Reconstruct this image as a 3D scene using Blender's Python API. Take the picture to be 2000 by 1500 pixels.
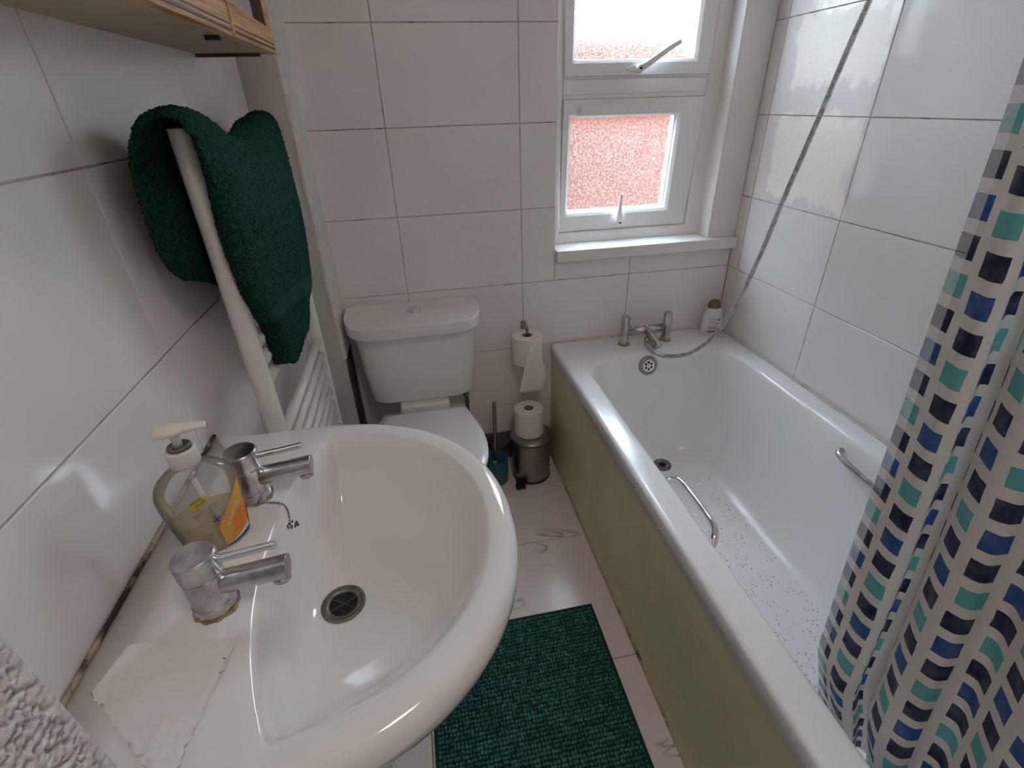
import bpy, bmesh, math, random
from mathutils import Vector, Matrix, noise
random.seed(7)
S = bpy.context.scene
for o in list(bpy.data.objects): bpy.data.objects.remove(o)
COL = S.collection
PI = math.pi

# ------------------------------------------------------------------ camera, sky, fill light, exposure
yaw, pit, rol = .1797, .5205, -.0304
fw = Vector((math.sin(yaw)*math.cos(pit), math.cos(yaw)*math.cos(pit), -math.sin(pit)))
rt = Vector((math.cos(yaw), -math.sin(yaw), 0)); up = rt.cross(fw)
r2 = rt*math.cos(rol)+up*math.sin(rol); u2 = up*math.cos(rol)-rt*math.sin(rol)
cd = bpy.data.cameras.new('camera'); cam = bpy.data.objects.new('camera', cd); COL.objects.link(cam)
m = Matrix.Identity(4)
for i in range(3): m[i][0] = r2[i]; m[i][1] = u2[i]; m[i][2] = -fw[i]
m[0][3], m[1][3], m[2][3] = -1.1455, -1.6479, 1.3128
cam.matrix_world = m
cd.sensor_width = 36; cd.lens = 958.1/2000*36; cd.clip_start = .02
S.camera = cam
W = bpy.data.worlds.new('world'); S.world = W; W.use_nodes = True
bg = W.node_tree.nodes['Background']; bg.inputs[0].default_value = (.72, .87, 1.0, 1); bg.inputs[1].default_value = 11.5
# portal in the window opening: guides the sky light in, gives none itself
la = bpy.data.lights.new('window_portal', 'AREA'); la.shape = 'RECTANGLE'; la.size = .60; la.size_y = 1.1
la.cycles.is_portal = True
lo = bpy.data.objects.new('window_portal', la); COL.objects.link(lo); lo.location = (-.39, .22, 1.40)
lo.rotation_euler = (-PI/2, 0, 0)
# fill light added overhead, behind the camera, to lift the dim interior
lb = bpy.data.lights.new('fill_light', 'AREA'); lb.shape = 'DISK'; lb.size = .30; lb.energy = 2.5; lb.color = (1.0, .90, .83)
lbo = bpy.data.objects.new('fill_light', lb); COL.objects.link(lbo); lbo.location = (-.90, -1.75, 2.23)
S.view_settings.view_transform = 'Standard'; S.view_settings.look = 'None'
S.view_settings.gamma = 1; S.view_settings.use_curve_mapping = False
S.view_settings.exposure = 0.74
S.cycles.max_bounces = 16; S.cycles.diffuse_bounces = 12; S.cycles.glossy_bounces = 6; S.cycles.transmission_bounces = 8; S.cycles.transparent_max_bounces = 12

# ------------------------------------------------------------------ materials
def nmat(name):
    M = bpy.data.materials.new(name); M.use_nodes = True
    nt = M.node_tree; b = nt.nodes['Principled BSDF']
    return M, nt, b
def N(nt, t, **kw):
    n = nt.nodes.new(t)
    for k, v in kw.items():
        if k.startswith('i_'):
            key = k[2:]
            n.inputs[int(key) if key.isdigit() else key].default_value = v
        else: setattr(n, k, v)
    return n
def ramp(nt, src, stops, interp='LINEAR'):
    r = nt.nodes.new('ShaderNodeValToRGB'); r.color_ramp.interpolation = interp
    e = r.color_ramp.elements
    while len(e) < len(stops): e.new(.5)
    for el, (p, c) in zip(e, stops):
        el.position = p; el.color = (c[0], c[1], c[2], 1) if hasattr(c, '__len__') else (c, c, c, 1)
    nt.links.new(src, r.inputs[0]); return r
def mixc(nt, fac, a, b):
    mx = nt.nodes.new('ShaderNodeMix'); mx.data_type = 'RGBA'
    L = nt.links
    for s, v in ((0, fac), (6, a), (7, b)):
        if hasattr(v, 'links'): L.new(v, mx.inputs[s])
        elif s == 0: mx.inputs[0].default_value = v
        else: mx.inputs[s].default_value = (v[0], v[1], v[2], 1)
    return mx.outputs[2]
def math_(nt, op, a, b=0., c=None):
    n = nt.nodes.new('ShaderNodeMath'); n.operation = op
    for i, v in enumerate((a, b) if c is None else (a, b, c)):
        if hasattr(v, 'links'): nt.links.new(v, n.inputs[i])
        else: n.inputs[i].default_value = v
    return n.outputs[0]
def pos(nt):
    return nt.nodes.new('ShaderNodeNewGeometry').outputs['Position']
def bump(nt, b, src, strength, dist=.01):
    bm = nt.nodes.new('ShaderNodeBump'); bm.inputs['Strength'].default_value = strength; bm.inputs['Distance'].default_value = dist
    nt.links.new(src, bm.inputs['Height']); nt.links.new(bm.outputs[0], b.inputs['Normal'])
def simple(name, col, rough=.5, metal=0., coat=0., nscale=0, namt=0., bumps=0., bdist=.002, bscale=None, col2=None):
    M, nt, b = nmat(name)
    b.inputs['Base Color'].default_value = (*col, 1); b.inputs['Roughness'].default_value = rough
    b.inputs['Metallic'].default_value = metal; b.inputs['Coat Weight'].default_value = coat
    if nscale or bumps:
        n = N(nt, 'ShaderNodeTexNoise', i_Scale=nscale or 20.); n.inputs['Detail'].default_value = 5
        nt.links.new(pos(nt), n.inputs['Vector'])
        if namt or col2:
            c2 = col2 or tuple(c*(1-namt) for c in col)
            r = ramp(nt, n.outputs[0], [(.35, c2), (.65, col)]); nt.links.new(r.outputs[0], b.inputs['Base Color'])
        if bumps:
            n2 = N(nt, 'ShaderNodeTexNoise', i_Scale=bscale or nscale); nt.links.new(pos(nt), n2.inputs['Vector'])
            bump(nt, b, n2.outputs[0], bumps, bdist)
    return M
# glazed wall tile: near-white glaze, soft ripples, faint dried water film
def tile_mat(name, col, limescale_glare=False):
    M, nt, b = nmat(name)
    p = pos(nt)
    n = N(nt, 'ShaderNodeTexNoise', i_Scale=3.0); nt.links.new(p, n.inputs['Vector'])
    c = ramp(nt, n.outputs[0], [(.3, tuple(x*.94 for x in col)), (.7, col)]).outputs[0]
    film = N(nt, 'ShaderNodeTexNoise', i_Scale=9.0); film.inputs['Detail'].default_value = 6; nt.links.new(p, film.inputs['Vector'])
    fr = ramp(nt, film.outputs[0], [(.45, .10), (.60, .22)]).outputs[0]
    if limescale_glare:  # matte limescale film, with the window's glare painted into its cream colour
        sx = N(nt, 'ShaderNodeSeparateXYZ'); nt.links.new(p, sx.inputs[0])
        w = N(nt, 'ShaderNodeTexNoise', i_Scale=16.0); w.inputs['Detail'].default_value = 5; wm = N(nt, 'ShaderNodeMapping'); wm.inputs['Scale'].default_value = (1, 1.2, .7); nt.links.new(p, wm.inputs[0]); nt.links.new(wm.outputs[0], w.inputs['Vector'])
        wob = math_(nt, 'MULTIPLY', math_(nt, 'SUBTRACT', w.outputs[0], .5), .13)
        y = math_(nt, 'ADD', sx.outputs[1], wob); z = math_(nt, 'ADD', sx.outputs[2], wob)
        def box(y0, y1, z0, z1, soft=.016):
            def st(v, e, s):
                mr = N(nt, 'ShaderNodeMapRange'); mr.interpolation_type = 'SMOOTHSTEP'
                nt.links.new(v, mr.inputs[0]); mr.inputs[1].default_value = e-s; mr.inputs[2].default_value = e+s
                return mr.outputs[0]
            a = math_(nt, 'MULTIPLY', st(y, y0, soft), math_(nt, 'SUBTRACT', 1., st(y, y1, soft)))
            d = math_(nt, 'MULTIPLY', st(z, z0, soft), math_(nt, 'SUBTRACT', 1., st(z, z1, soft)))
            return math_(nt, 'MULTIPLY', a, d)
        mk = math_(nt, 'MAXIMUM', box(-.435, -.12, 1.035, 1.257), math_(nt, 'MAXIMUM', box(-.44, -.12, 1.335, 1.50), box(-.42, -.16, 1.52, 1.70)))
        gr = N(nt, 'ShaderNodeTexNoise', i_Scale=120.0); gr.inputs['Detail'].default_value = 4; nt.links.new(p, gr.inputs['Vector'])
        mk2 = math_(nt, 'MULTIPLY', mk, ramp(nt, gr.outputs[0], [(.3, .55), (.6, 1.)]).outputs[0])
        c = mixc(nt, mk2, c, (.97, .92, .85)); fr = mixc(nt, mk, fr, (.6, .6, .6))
    nt.links.new(c, b.inputs['Base Color'])
    nt.links.new(fr, b.inputs['Roughness'])
    rip = N(nt, 'ShaderNodeTexNoise', i_Scale=7.0); rip.inputs['Detail'].default_value = 1; nt.links.new(p, rip.inputs['Vector'])
    bump(nt, b, rip.outputs[0], .12, .02)
    b.inputs['Specular IOR Level'].default_value = .5
    return M
M_tile = tile_mat('white_glazed_tile', (.84, .80, .79))
M_tileR = tile_mat('white_glazed_tile_limescale_glare', (.84, .81, .80), True)
# grout: beige with scattered black mould
def grout_mat(name, base, dirt, amt):
    M, nt, b = nmat(name); p = pos(nt)
    n = N(nt, 'ShaderNodeTexNoise', i_Scale=11.0); n.inputs['Detail'].default_value = 7; n.inputs['Roughness'].default_value = .7
    nt.links.new(p, n.inputs['Vector'])
    r = ramp(nt, n.outputs[0], [(amt-.06, dirt), (amt+.03, base)]); nt.links.new(r.outputs[0], b.inputs['Base Color'])
    b.inputs['Roughness'].default_value = .85
    n2 = N(nt, 'ShaderNodeTexNoise', i_Scale=260.0); nt.links.new(p, n2.inputs['Vector']); bump(nt, b, n2.outputs[0], .4, .001)
    return M
M_grout = grout_mat('beige_grout', (.56, .50, .44), (.12, .10, .08), .43)
M_groutR = grout_mat('beige_grout_bath', (.50, .44, .34), (.13, .10, .07), .44)
M_groutF = grout_mat('floor_grout', (.20, .15, .12), (.07, .05, .04), .40)
M_seal = grout_mat('old_sealant', (.66, .61, .54), (.14, .09, .05), .40)
M_sealS = grout_mat('stained_sealant', (.46, .36, .27), (.045, .028, .014), .50)
M_sealF = grout_mat('yellowed_sealant', (.48, .42, .28), (.12, .09, .05), .44)
M_white_paint = simple('white_paint', (.82, .80, .78), .5, nscale=5, namt=.06, bumps=.15, bscale=40, bdist=.003)
M_plaster = simple('grey_white_plaster', (.60, .58, .55), .75, nscale=6, namt=.10, bumps=.5, bscale=90, bdist=.004)
M_bead_and_lit_edge = simple('rough_painted_lit_edge', (.80, .78, .75), .6, nscale=30, namt=.1, bumps=.8, bscale=70, bdist=.006)
M_mould_shade = simple('mouldy_shaded_plaster', (.20, .175, .155), .9, nscale=16, col2=(.030, .027, .024), bumps=.6, bscale=60, bdist=.004)
M_ceil = simple('ceiling_paint', (.86, .83, .80), .8, nscale=8, namt=.03)
M_upvc = simple('white_upvc', (.88, .87, .86), .28, nscale=4, namt=.03)
M_cer = simple('white_ceramic', (.83, .81, .79), .10, coat=.4, nscale=3, namt=.03)
M_acr = simple('white_acrylic', (.80, .80, .81), .13, coat=.3, nscale=4, namt=.04)
M_plas = simple('white_plastic', (.80, .80, .80), .22, nscale=3, namt=.02)
M_panel = simple('olive_cream_panel', (.74, .70, .46), .42, nscale=5, namt=.10)
M_chrome = simple('worn_chrome', (.62, .62, .63), .20, metal=1., nscale=70, col2=(.36, .35, .34), bumps=.12, bscale=120, bdist=.002)
M_chromeL = simple('limescaled_chrome', (.66, .65, .66), .26, metal=1., nscale=38, col2=(.40, .38, .37), bumps=.12, bscale=90, bdist=.001)
M_chromeC = simple('clean_chrome', (.80, .80, .82), .09, metal=1.)
M_dchrome = simple('tarnished_metal', (.26, .25, .23), .40, metal=.8, nscale=60, namt=.4)
M_black = simple('black_hole', (.008, .008, .008), .7)
M_dark = simple('black_plastic', (.02, .02, .022), .45)
M_radw = simple('cream_enamel', (.76, .73, .68), .30, nscale=10, namt=.05)
M_rust = simple('limescale_rust', (.52, .42, .30), .8, nscale=90, col2=(.24, .14, .07), bumps=.5, bscale=120, bdist=.002)
M_paper = simple('toilet_paper', (.83, .80, .765), .9, nscale=60, namt=.03, bumps=.3, bscale=220, bdist=.001)
M_card = simple('cardboard_tube', (.22, .17, .12), .9)
M_teal = simple('teal_blue_plastic', (.018, .13, .165), .35)
M_steel = simple('brushed_steel', (.36, .34, .32), .30, metal=1., nscale=40, namt=.15)
M_bronze = simple('bronze_cap', (.21, .155, .085), .28, metal=.5, nscale=40, namt=.2)
M_shamp = simple('white_bottle', (.72, .69, .66), .3)
M_orange = simple('orange_render', (.080, .017, .0045), .9, nscale=9, namt=.18, bumps=.4, bscale=60, bdist=.01)
M_slab = simple('outside_paving', (.34, .32, .30), .9, nscale=4, namt=.2)
M_mirror = simple('mirror_glass', (.62, .66, .66), .06, metal=1.)
M_red = simple('print_magenta', (.42, .05, .14), .5)
M_grn = simple('print_green', (.05, .16, .13), .5)
M_mauve = simple('print_mauve', (.42, .31, .37), .5)
M_yel = simple('print_yellow', (.62, .56, .05), .5)
M_ink = simple('print_black', (.02, .02, .02), .5)
M_blue = simple('print_blue', (.02, .03, .30), .5)
M_greytxt = simple('print_grey', (.30, .31, .33), .5)
M_orl = simple('print_orange', (.78, .40, .08), .45)
M_orf = simple('print_orange_fruit', (.85, .24, .03), .45)
M_wht = simple('print_white', (.80, .80, .80), .45)
# floor marble
def marble():
    M, nt, b = nmat('white_marble_tile'); p = pos(nt)
    n = N(nt, 'ShaderNodeTexNoise', i_Scale=2.2); n.inputs['Detail'].default_value = 8; n.inputs['Distortion'].default_value = 1.6
    mp = N(nt, 'ShaderNodeMapping'); mp.inputs['Rotation'].default_value = (0, 0, .7); mp.inputs['Scale'].default_value = (1, 2.2, 1)
    nt.links.new(p, mp.inputs[0]); nt.links.new(mp.outputs[0], n.inputs['Vector'])
    r = ramp(nt, n.outputs[0], [(.480, (.82, .78, .76)), (.497, (.34, .30, .30)), (.503, (.40, .36, .35)), (.53, (.82, .78, .76))])
    n2 = N(nt, 'ShaderNodeTexNoise', i_Scale=5.0); nt.links.new(p, n2.inputs['Vector'])
    c = mixc(nt, ramp(nt, n2.outputs[0], [(.54, 0.), (.64, 1.)]).outputs[0], (.80, .72, .71), r.outputs[0])
    nt.links.new(c, b.inputs['Base Color']); b.inputs['Roughness'].default_value = .22
    return M
M_marble = marble()
# oak
def oak():
    M, nt, b = nmat('golden_oak'); p = pos(nt)
    mp = N(nt, 'ShaderNodeMapping'); mp.inputs['Scale'].default_value = (12, 1.6, 40); nt.links.new(p, mp.inputs[0])
    n = N(nt, 'ShaderNodeTexNoise', i_Scale=5.0); n.inputs['Detail'].default_value = 6; n.inputs['Distortion'].default_value = .6
    nt.links.new(mp.outputs[0], n.inputs['Vector'])
    r = ramp(nt, n.outputs[0], [(.35, (.33, .15, .05)), (.52, (.56, .31, .12)), (.7, (.68, .42, .19))])
    nt.links.new(r.outputs[0], b.inputs['Base Color']); b.inputs['Roughness'].default_value = .38
    bump(nt, b, n.outputs[0], .25, .002); return M
M_oak = oak()
M_oakdark = simple('dark_oak_lipping', (.085, .04, .018), .5)
M_under = simple('cabinet_underside_board', (.52, .42, .28), .6, nscale=9, namt=.2)
# towel / mat
def terry(name, c1, c2, sc):
    M, nt, b = nmat(name); p = pos(nt)
    v = N(nt, 'ShaderNodeTexNoise', i_Scale=sc); v.inputs['Detail'].default_value = 3; nt.links.new(p, v.inputs['Vector'])
    r = ramp(nt, v.outputs[0], [(.35, c1), (.65, c2)]); nt.links.new(r.outputs[0], b.inputs['Base Color'])
    b.inputs['Roughness'].default_value = .95; b.inputs['Specular IOR Level'].default_value = .12
    bump(nt, b, v.outputs[0], .9, .004); return M
M_towel = terry('dark_green_terry', (.004, .026, .020), (.016, .086, .064), 260)
M_band = terry('green_woven_band', (.008, .050, .040), (.014, .075, .058), 400)
M_mat = terry('dark_green_chenille', (.022, .110, .092), (.062, .245, .195), 60)
M_matb = simple('dark_green_backing', (.008, .04, .035), .9)
# frosted pane: textured glass that blurs; part of the light passes straight through its thin spots
def glass_mat():
    M, nt, b = nmat('frosted_glass'); nt.nodes.remove(b)
    out = nt.nodes['Material Output']
    rf = N(nt, 'ShaderNodeBsdfRefraction'); rf.inputs['Roughness'].default_value = .24; rf.inputs['IOR'].default_value = 1.15
    rf.inputs['Color'].default_value = (.97, .98, .98, 1)
    tr = N(nt, 'ShaderNodeBsdfTransparent'); tl = N(nt, 'ShaderNodeBsdfTranslucent'); tl.inputs[0].default_value = (.95, .95, .95, 1)
    n = N(nt, 'ShaderNodeTexNoise', i_Scale=150.0); n.inputs['Detail'].default_value = 5; n.inputs['Roughness'].default_value = .7; nt.links.new(pos(nt), n.inputs['Vector'])
    r = ramp(nt, n.outputs[0], [(.42, .006), (.50, .022), (.60, .110)])
    bm = N(nt, 'ShaderNodeBump'); bm.inputs['Strength'].default_value = .6; bm.inputs['Distance'].default_value = .003
    nt.links.new(n.outputs[0], bm.inputs['Height']); nt.links.new(bm.outputs[0], rf.inputs['Normal'])
    m1 = N(nt, 'ShaderNodeMixShader'); m1.inputs[0].default_value = .42; nt.links.new(rf.outputs[0], m1.inputs[1]); nt.links.new(tr.outputs[0], m1.inputs[2])
    m2 = N(nt, 'ShaderNodeMixShader'); nt.links.new(r.outputs[0], m2.inputs[0]); nt.links.new(m1.outputs[0], m2.inputs[1]); nt.links.new(tl.outputs[0], m2.inputs[2])
    nt.links.new(m2.outputs[0], out.inputs[0]); return M
M_glass = glass_mat()
def clear(name, col, rough, frost):
    M, nt, b = nmat(name); nt.nodes.remove(b); out = nt.nodes['Material Output']
    tr = N(nt, 'ShaderNodeBsdfTransparent'); tr.inputs[0].default_value = (*col, 1)
    gl = N(nt, 'ShaderNodeBsdfGlossy'); gl.inputs['Roughness'].default_value = rough
    df = N(nt, 'ShaderNodeBsdfTranslucent'); df.inputs[0].default_value = (*col, 1)
    d2 = N(nt, 'ShaderNodeBsdfDiffuse'); d2.inputs[0].default_value = (*col, 1)
    fr = N(nt, 'ShaderNodeFresnel'); fr.inputs[0].default_value = 1.45
    a0 = N(nt, 'ShaderNodeMixShader'); a0.inputs[0].default_value = .5; nt.links.new(df.outputs[0], a0.inputs[1]); nt.links.new(d2.outputs[0], a0.inputs[2])
    a = N(nt, 'ShaderNodeMixShader'); a.inputs[0].default_value = frost; nt.links.new(tr.outputs[0], a.inputs[1]); nt.links.new(a0.outputs[0], a.inputs[2])
    c = N(nt, 'ShaderNodeMixShader'); nt.links.new(fr.outputs[0], c.inputs[0]); nt.links.new(a.outputs[0], c.inputs[1]); nt.links.new(gl.outputs[0], c.inputs[2])
    nt.links.new(c.outputs[0], out.inputs[0]); return M
M_clear = clear('clear_cloudy_plastic', (.98, .98, .97), .14, .17)
M_soap = clear('pale_amber_soap', (1.0, .90, .60), .1, .40)
M_pump = simple('cream_translucent_plastic', (.82, .74, .64), .35)
M_collar = simple('milky_plastic', (.70, .68, .66), .35)
# shower curtain
PX, PZ = .055, .040
def curtain_mat(name, hem):
    M, nt, b = nmat(name); L = nt.links
    uv = N(nt, 'ShaderNodeUVMap'); uv.uv_map = 'UVMap'
    sx = N(nt, 'ShaderNodeSeparateXYZ'); L.new(uv.outputs[0], sx.inputs[0])
    wb = N(nt, 'ShaderNodeTexNoise', i_Scale=28.0); L.new(uv.outputs[0], wb.inputs['Vector'])
    wob = math_(nt, 'MULTIPLY', math_(nt, 'SUBTRACT', wb.outputs[0], .5), .10)
    u = math_(nt, 'ADD', math_(nt, 'DIVIDE', sx.outputs[0], PX), wob)
    ci = math_(nt, 'FLOOR', u); fu = math_(nt, 'FRACT', u)
    wn = N(nt, 'ShaderNodeTexWhiteNoise'); wn.noise_dimensions = '1D'; L.new(ci, wn.inputs['W'])
    v0 = math_(nt, 'ADD', math_(nt, 'DIVIDE', sx.outputs[1], PZ), wob)
    v = math_(nt, 'ADD', v0, math_(nt, 'MULTIPLY', wn.outputs[0], 4.0))
    ri = math_(nt, 'FLOOR', v); fv = math_(nt, 'FRACT', v)
    wn2 = N(nt, 'ShaderNodeTexWhiteNoise'); wn2.noise_dimensions = '2D'
    cx = N(nt, 'ShaderNodeCombineXYZ'); L.new(ci, cx.inputs[0]); L.new(ri, cx.inputs[1]); L.new(cx.outputs[0], wn2.inputs['Vector'])
    jit = math_(nt, 'MULTIPLY', math_(nt, 'SUBTRACT', wn2.outputs[0], .5), .06)
    du = math_(nt, 'ABSOLUTE', math_(nt, 'SUBTRACT', math_(nt, 'ADD', fu, jit), .5))
    dv = math_(nt, 'ABSOLUTE', math_(nt, 'SUBTRACT', fv, .5))
    mk = math_(nt, 'MULTIPLY', math_(nt, 'LESS_THAN', du, .335), math_(nt, 'LESS_THAN', dv, .315))
    k = math_(nt, 'MODULO', math_(nt, 'ADD', ri, 400.), 4.)
    isodd = math_(nt, 'MODULO', k, 2.)
    navy = (.006, .012, .045); blue = (.02, .075, .26); teal = (.10, .40, .38)
    cc = mixc(nt, math_(nt, 'GREATER_THAN', k, 1.5), blue, teal)
    cc = mixc(nt, isodd, cc, navy)
    sh = N(nt, 'ShaderNodeTexNoise', i_Scale=40.0); L.new(uv.outputs[0], sh.inputs['Vector'])
    cc = mixc(nt, ramp(nt, sh.outputs[0], [(.4, 0.), (.8, .25)]).outputs[0], cc, (.30, .36, .42))
    base = (.66, .62, .575)
    c = mixc(nt, mk, base, cc)
    L.new(c, b.inputs['Base Color']); b.inputs['Roughness'].default_value = .42
    tl = N(nt, 'ShaderNodeBsdfTranslucent'); L.new(c, tl.inputs[0])
    mx = N(nt, 'ShaderNodeMixShader'); mx.inputs[0].default_value = .5 if hem else .40
    out = nt.nodes['Material Output']
    L.new(b.outputs[0], mx.inputs[1]); L.new(tl.outputs[0], mx.inputs[2])
    if hem:
        tr = N(nt, 'ShaderNodeBsdfTransparent'); m3 = N(nt, 'ShaderNodeMixShader'); m3.inputs[0].default_value = .35
        L.new(mx.outputs[0], m3.inputs[1]); L.new(tr.outputs[0], m3.inputs[2]); L.new(m3.outputs[0], out.inputs[0])
    else: L.new(mx.outputs[0], out.inputs[0])
    n = N(nt, 'ShaderNodeTexNoise', i_Scale=18.0); L.new(uv.outputs[0], n.inputs['Vector']); bump(nt, b, n.outputs[0], .25, .01)
    return M
M_cur = curtain_mat('squares_curtain', False); M_hem = curtain_mat('squares_curtain_hem', True)
# tub floor with printed anti-slip spots
def tubmat():
    M, nt, b = nmat('white_acrylic_spotted'); L = nt.links; p = pos(nt)
    sx = N(nt, 'ShaderNodeSeparateXYZ'); L.new(p, sx.inputs[0])
    sc = N(nt, 'ShaderNodeMapping'); sc.inputs['Scale'].default_value = (105, 105, 0); sc.inputs['Rotation'].default_value = (0, 0, .5); L.new(p, sc.inputs[0])
    vo = N(nt, 'ShaderNodeTexVoronoi'); vo.inputs['Scale'].default_value = 1.; vo.inputs['Randomness'].default_value = .75; L.new(sc.outputs[0], vo.inputs['Vector'])
    dots = math_(nt, 'LESS_THAN', vo.outputs[0], .27)
    clus = N(nt, 'ShaderNodeTexVoronoi'); clus.inputs['Scale'].default_value = 22.; L.new(p, clus.inputs['Vector'])
    dots = math_(nt, 'MULTIPLY', dots, math_(nt, 'LESS_THAN', clus.outputs[0], .62))
    def inside(v, a, bb): return math_(nt, 'MULTIPLY', math_(nt, 'GREATER_THAN', v, a), math_(nt, 'LESS_THAN', v, bb))
    mk = math_(nt, 'MULTIPLY', inside(sx.outputs[0], -.455, -.215), inside(sx.outputs[1], -1.25, -.415))
    mk = math_(nt, 'MULTIPLY', mk, math_(nt, 'LESS_THAN', sx.outputs[2], .17))
    mk = math_(nt, 'MULTIPLY', mk, dots)
    c = mixc(nt, mk, (.84, .84, .85), (.50, .48, .46)); L.new(c, b.inputs['Base Color'])
    b.inputs['Roughness'].default_value = .22; b.inputs['Coat Weight'].default_value = .10; b.inputs['Coat Roughness'].default_value = .08
    return M
M_tub = tubmat()

# ------------------------------------------------------------------ mesh helpers
def me_obj(name, bm, mat, parent=None, smooth=False, origin=None, bevel=0, subsurf=0, seg=2):
    if origin is None and parent is not None:
        o_ = Vector((0, 0, 0)); q = parent
        while q is not None: o_ = o_+q.location; q = q.parent
    else: o_ = Vector(origin) if origin is not None else Vector((0, 0, 0))
    bmesh.ops.translate(bm, verts=bm.verts, vec=-o_)
    bmesh.ops.recalc_face_normals(bm, faces=bm.faces)
    me = bpy.data.meshes.new(name); bm.to_mesh(me); bm.free()
    if smooth: me.shade_smooth()
    me.materials.append(mat)
    o = bpy.data.objects.new(name, me); COL.objects.link(o)
    if parent is not None: o.parent = parent
    elif origin is not None: o.location = origin
    if bevel:
        b = o.modifiers.new('bevel', 'BEVEL'); b.width = bevel; b.segments = seg; b.limit_method = 'ANGLE'; b.angle_limit = .6
        me.shade_smooth(); 
    if subsurf:
        s = o.modifiers.new('sub', 'SUBSURF'); s.levels = subsurf; s.render_levels = subsurf
    if bevel or smooth:
        w = o.modifiers.new('wn', 'WEIGHTED_NORMAL') if bevel and not subsurf else None
    return o
def B(): return bmesh.new()
def box(bm, x0, x1, y0, y1, z0, z1):
    vs = [bm.verts.new((x, y, z)) for z in (z0, z1) for y in (y0, y1) for x in (x0, x1)]
    for f in ((0, 2, 3, 1), (4, 5, 7, 6), (0, 1, 5, 4), (2, 6, 7, 3), (0, 4, 6, 2), (1, 3, 7, 5)): bm.faces.new([vs[i] for i in f])
    return vs
def rings(bm, rr, close=True, cap0=False, cap1=False):
    vr = [[bm.verts.new(p) for p in r] for r in rr]
    n = len(vr[0])
    for a, b in zip(vr[:-1], vr[1:]):
        for i in range(n if close else n-1):
            j = (i+1) % n
            bm.faces.new((a[i], a[j], b[j], b[i]))
    if cap0: bm.faces.new(vr[0])
    if cap1: bm.faces.new(vr[-1])
    return vr
def lathe(bm, prof, c=(0, 0, 0), n=32, axis=Vector((0, 0, 1)), cap0=True, cap1=True):
    axis = Vector(axis).normalized(); q = Vector((0, 0, 1)).rotation_difference(axis)
    rr = []
    for r, h in prof:
        rr.append([Vector(c)+q @ Vector((r*math.cos(2*PI*i/n), r*math.sin(2*PI*i/n), h)) for i in range(n)])
    rings(bm, rr, True, cap0, cap1)
def catmull(P, k=6):
    P = [Vector(p) for p in P]; out = []
    for i in range(len(P)-1):
        p0 = P[max(i-1, 0)]; p1 = P[i]; p2 = P[i+1]; p3 = P[min(i+2, len(P)-1)]
        for j in range(k):
            t = j/k
            out.append(.5*((2*p1)+(-p0+p2)*t+(2*p0-5*p1+4*p2-p3)*t*t+(-p0+3*p1-3*p2+p3)*t**3))
    out.append(P[-1]); return out
def tube(bm, P, r, n=12, caps=True):
    P = [Vector(p) for p in P]; rr = []
    t = (P[1]-P[0]).normalized(); nrm = t.orthogonal().normalized()
    for i, p in enumerate(P):
        t2 = (P[min(i+1, len(P)-1)]-P[max(i-1, 0)]).normalized()
        nrm = (nrm-t2*nrm.dot(t2)).normalized(); bn = t2.cross(nrm)
        ri = r(i/(len(P)-1)) if callable(r) else r
        rr.append([p+nrm*ri*math.cos(2*PI*k/n)+bn*ri*math.sin(2*PI*k/n) for k in range(n)])
    rings(bm, rr, True, caps, caps)
def rrect(x0, x1, y0, y1, r, z, k=10):
    pts = []
    for cx, cy, a0 in ((x1-r, y1-r, 0), (x0+r, y1-r, PI/2), (x0+r, y0+r, PI), (x1-r, y0+r, 1.5*PI)):
        for i in range(k+1):
            a = a0+PI/2*i/k; pts.append(Vector((cx+r*math.cos(a), cy+r*math.sin(a), z)))
    return pts
def prism(bm, poly, z0, z1):
    rings(bm, [[Vector((p[0], p[1], z0)) for p in poly], [Vector((p[0], p[1], z1)) for p in poly]], True, True, True)
def thing(name, label, cat, loc=(0, 0, 0), group=None):
    o = bpy.data.objects.new(name, None); COL.objects.link(o); o.location = loc; o.empty_display_size = .05
    o['label'] = label; o['category'] = cat
    if group: o['group'] = group
    return o
def tag(o, label, cat, group=None, kind=None):
    o['label'] = label; o['category'] = cat
    if group: o['group'] = group
    if kind: o['kind'] = kind
    return o
def struct(o, label, cat='wall'):
    o['kind'] = 'structure'; o['label'] = label; o['category'] = cat; return o

# ------------------------------------------------------------------ room shell
XL, XB, ZC, YF = -1.522, -1.42, 2.30, -2.30
Z0 = .5076; T = .0035; G = .0024           # tile proud of the grout bed; joint width
OX0, OX1, OZ0, OZ1 = -.680, -.108, .829, 1.95
bm = B(); t = T
box(bm, -1.75, OX0, t, .26, 0, ZC); box(bm, OX1, .22, t, .26, 0, ZC)
box(bm, OX0, OX1, t, .26, 0, OZ0); box(bm, OX0, OX1, t, .26, OZ1, ZC)
wall_back = struct(me_obj('wall_back', bm, M_grout), 'tiled back wall with the window, behind the toilet and taps')
bm = B(); box(bm, T, .22, YF, T, 0, ZC); wall_right = struct(me_obj('wall_right', bm, M_groutR), 'white tiled wall along the far long side of the bath')
bm = B(); box(bm, -1.75, XL-T, YF, T, 0, ZC); wall_left = struct(me_obj('wall_left', bm, M_grout), 'white tiled wall behind basin and towel radiator')
bm = B(); box(bm, -1.75, .22, YF-.12, YF, 0, ZC); struct(me_obj('wall_front', bm, M_white_paint), 'painted wall behind the camera')
bm = B(); box(bm, -1.75, .22, YF, .26, ZC, ZC+.1); struct(me_obj('ceiling', bm, M_ceil), 'flat white painted ceiling', 'ceiling')
bm = B(); box(bm, -1.75, .22, YF-.12, .26, -.12, -T); floor = struct(me_obj('floor', bm, M_groutF), 'white marble-look tiled floor with dark joints', 'floor')
cache = {}
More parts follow.
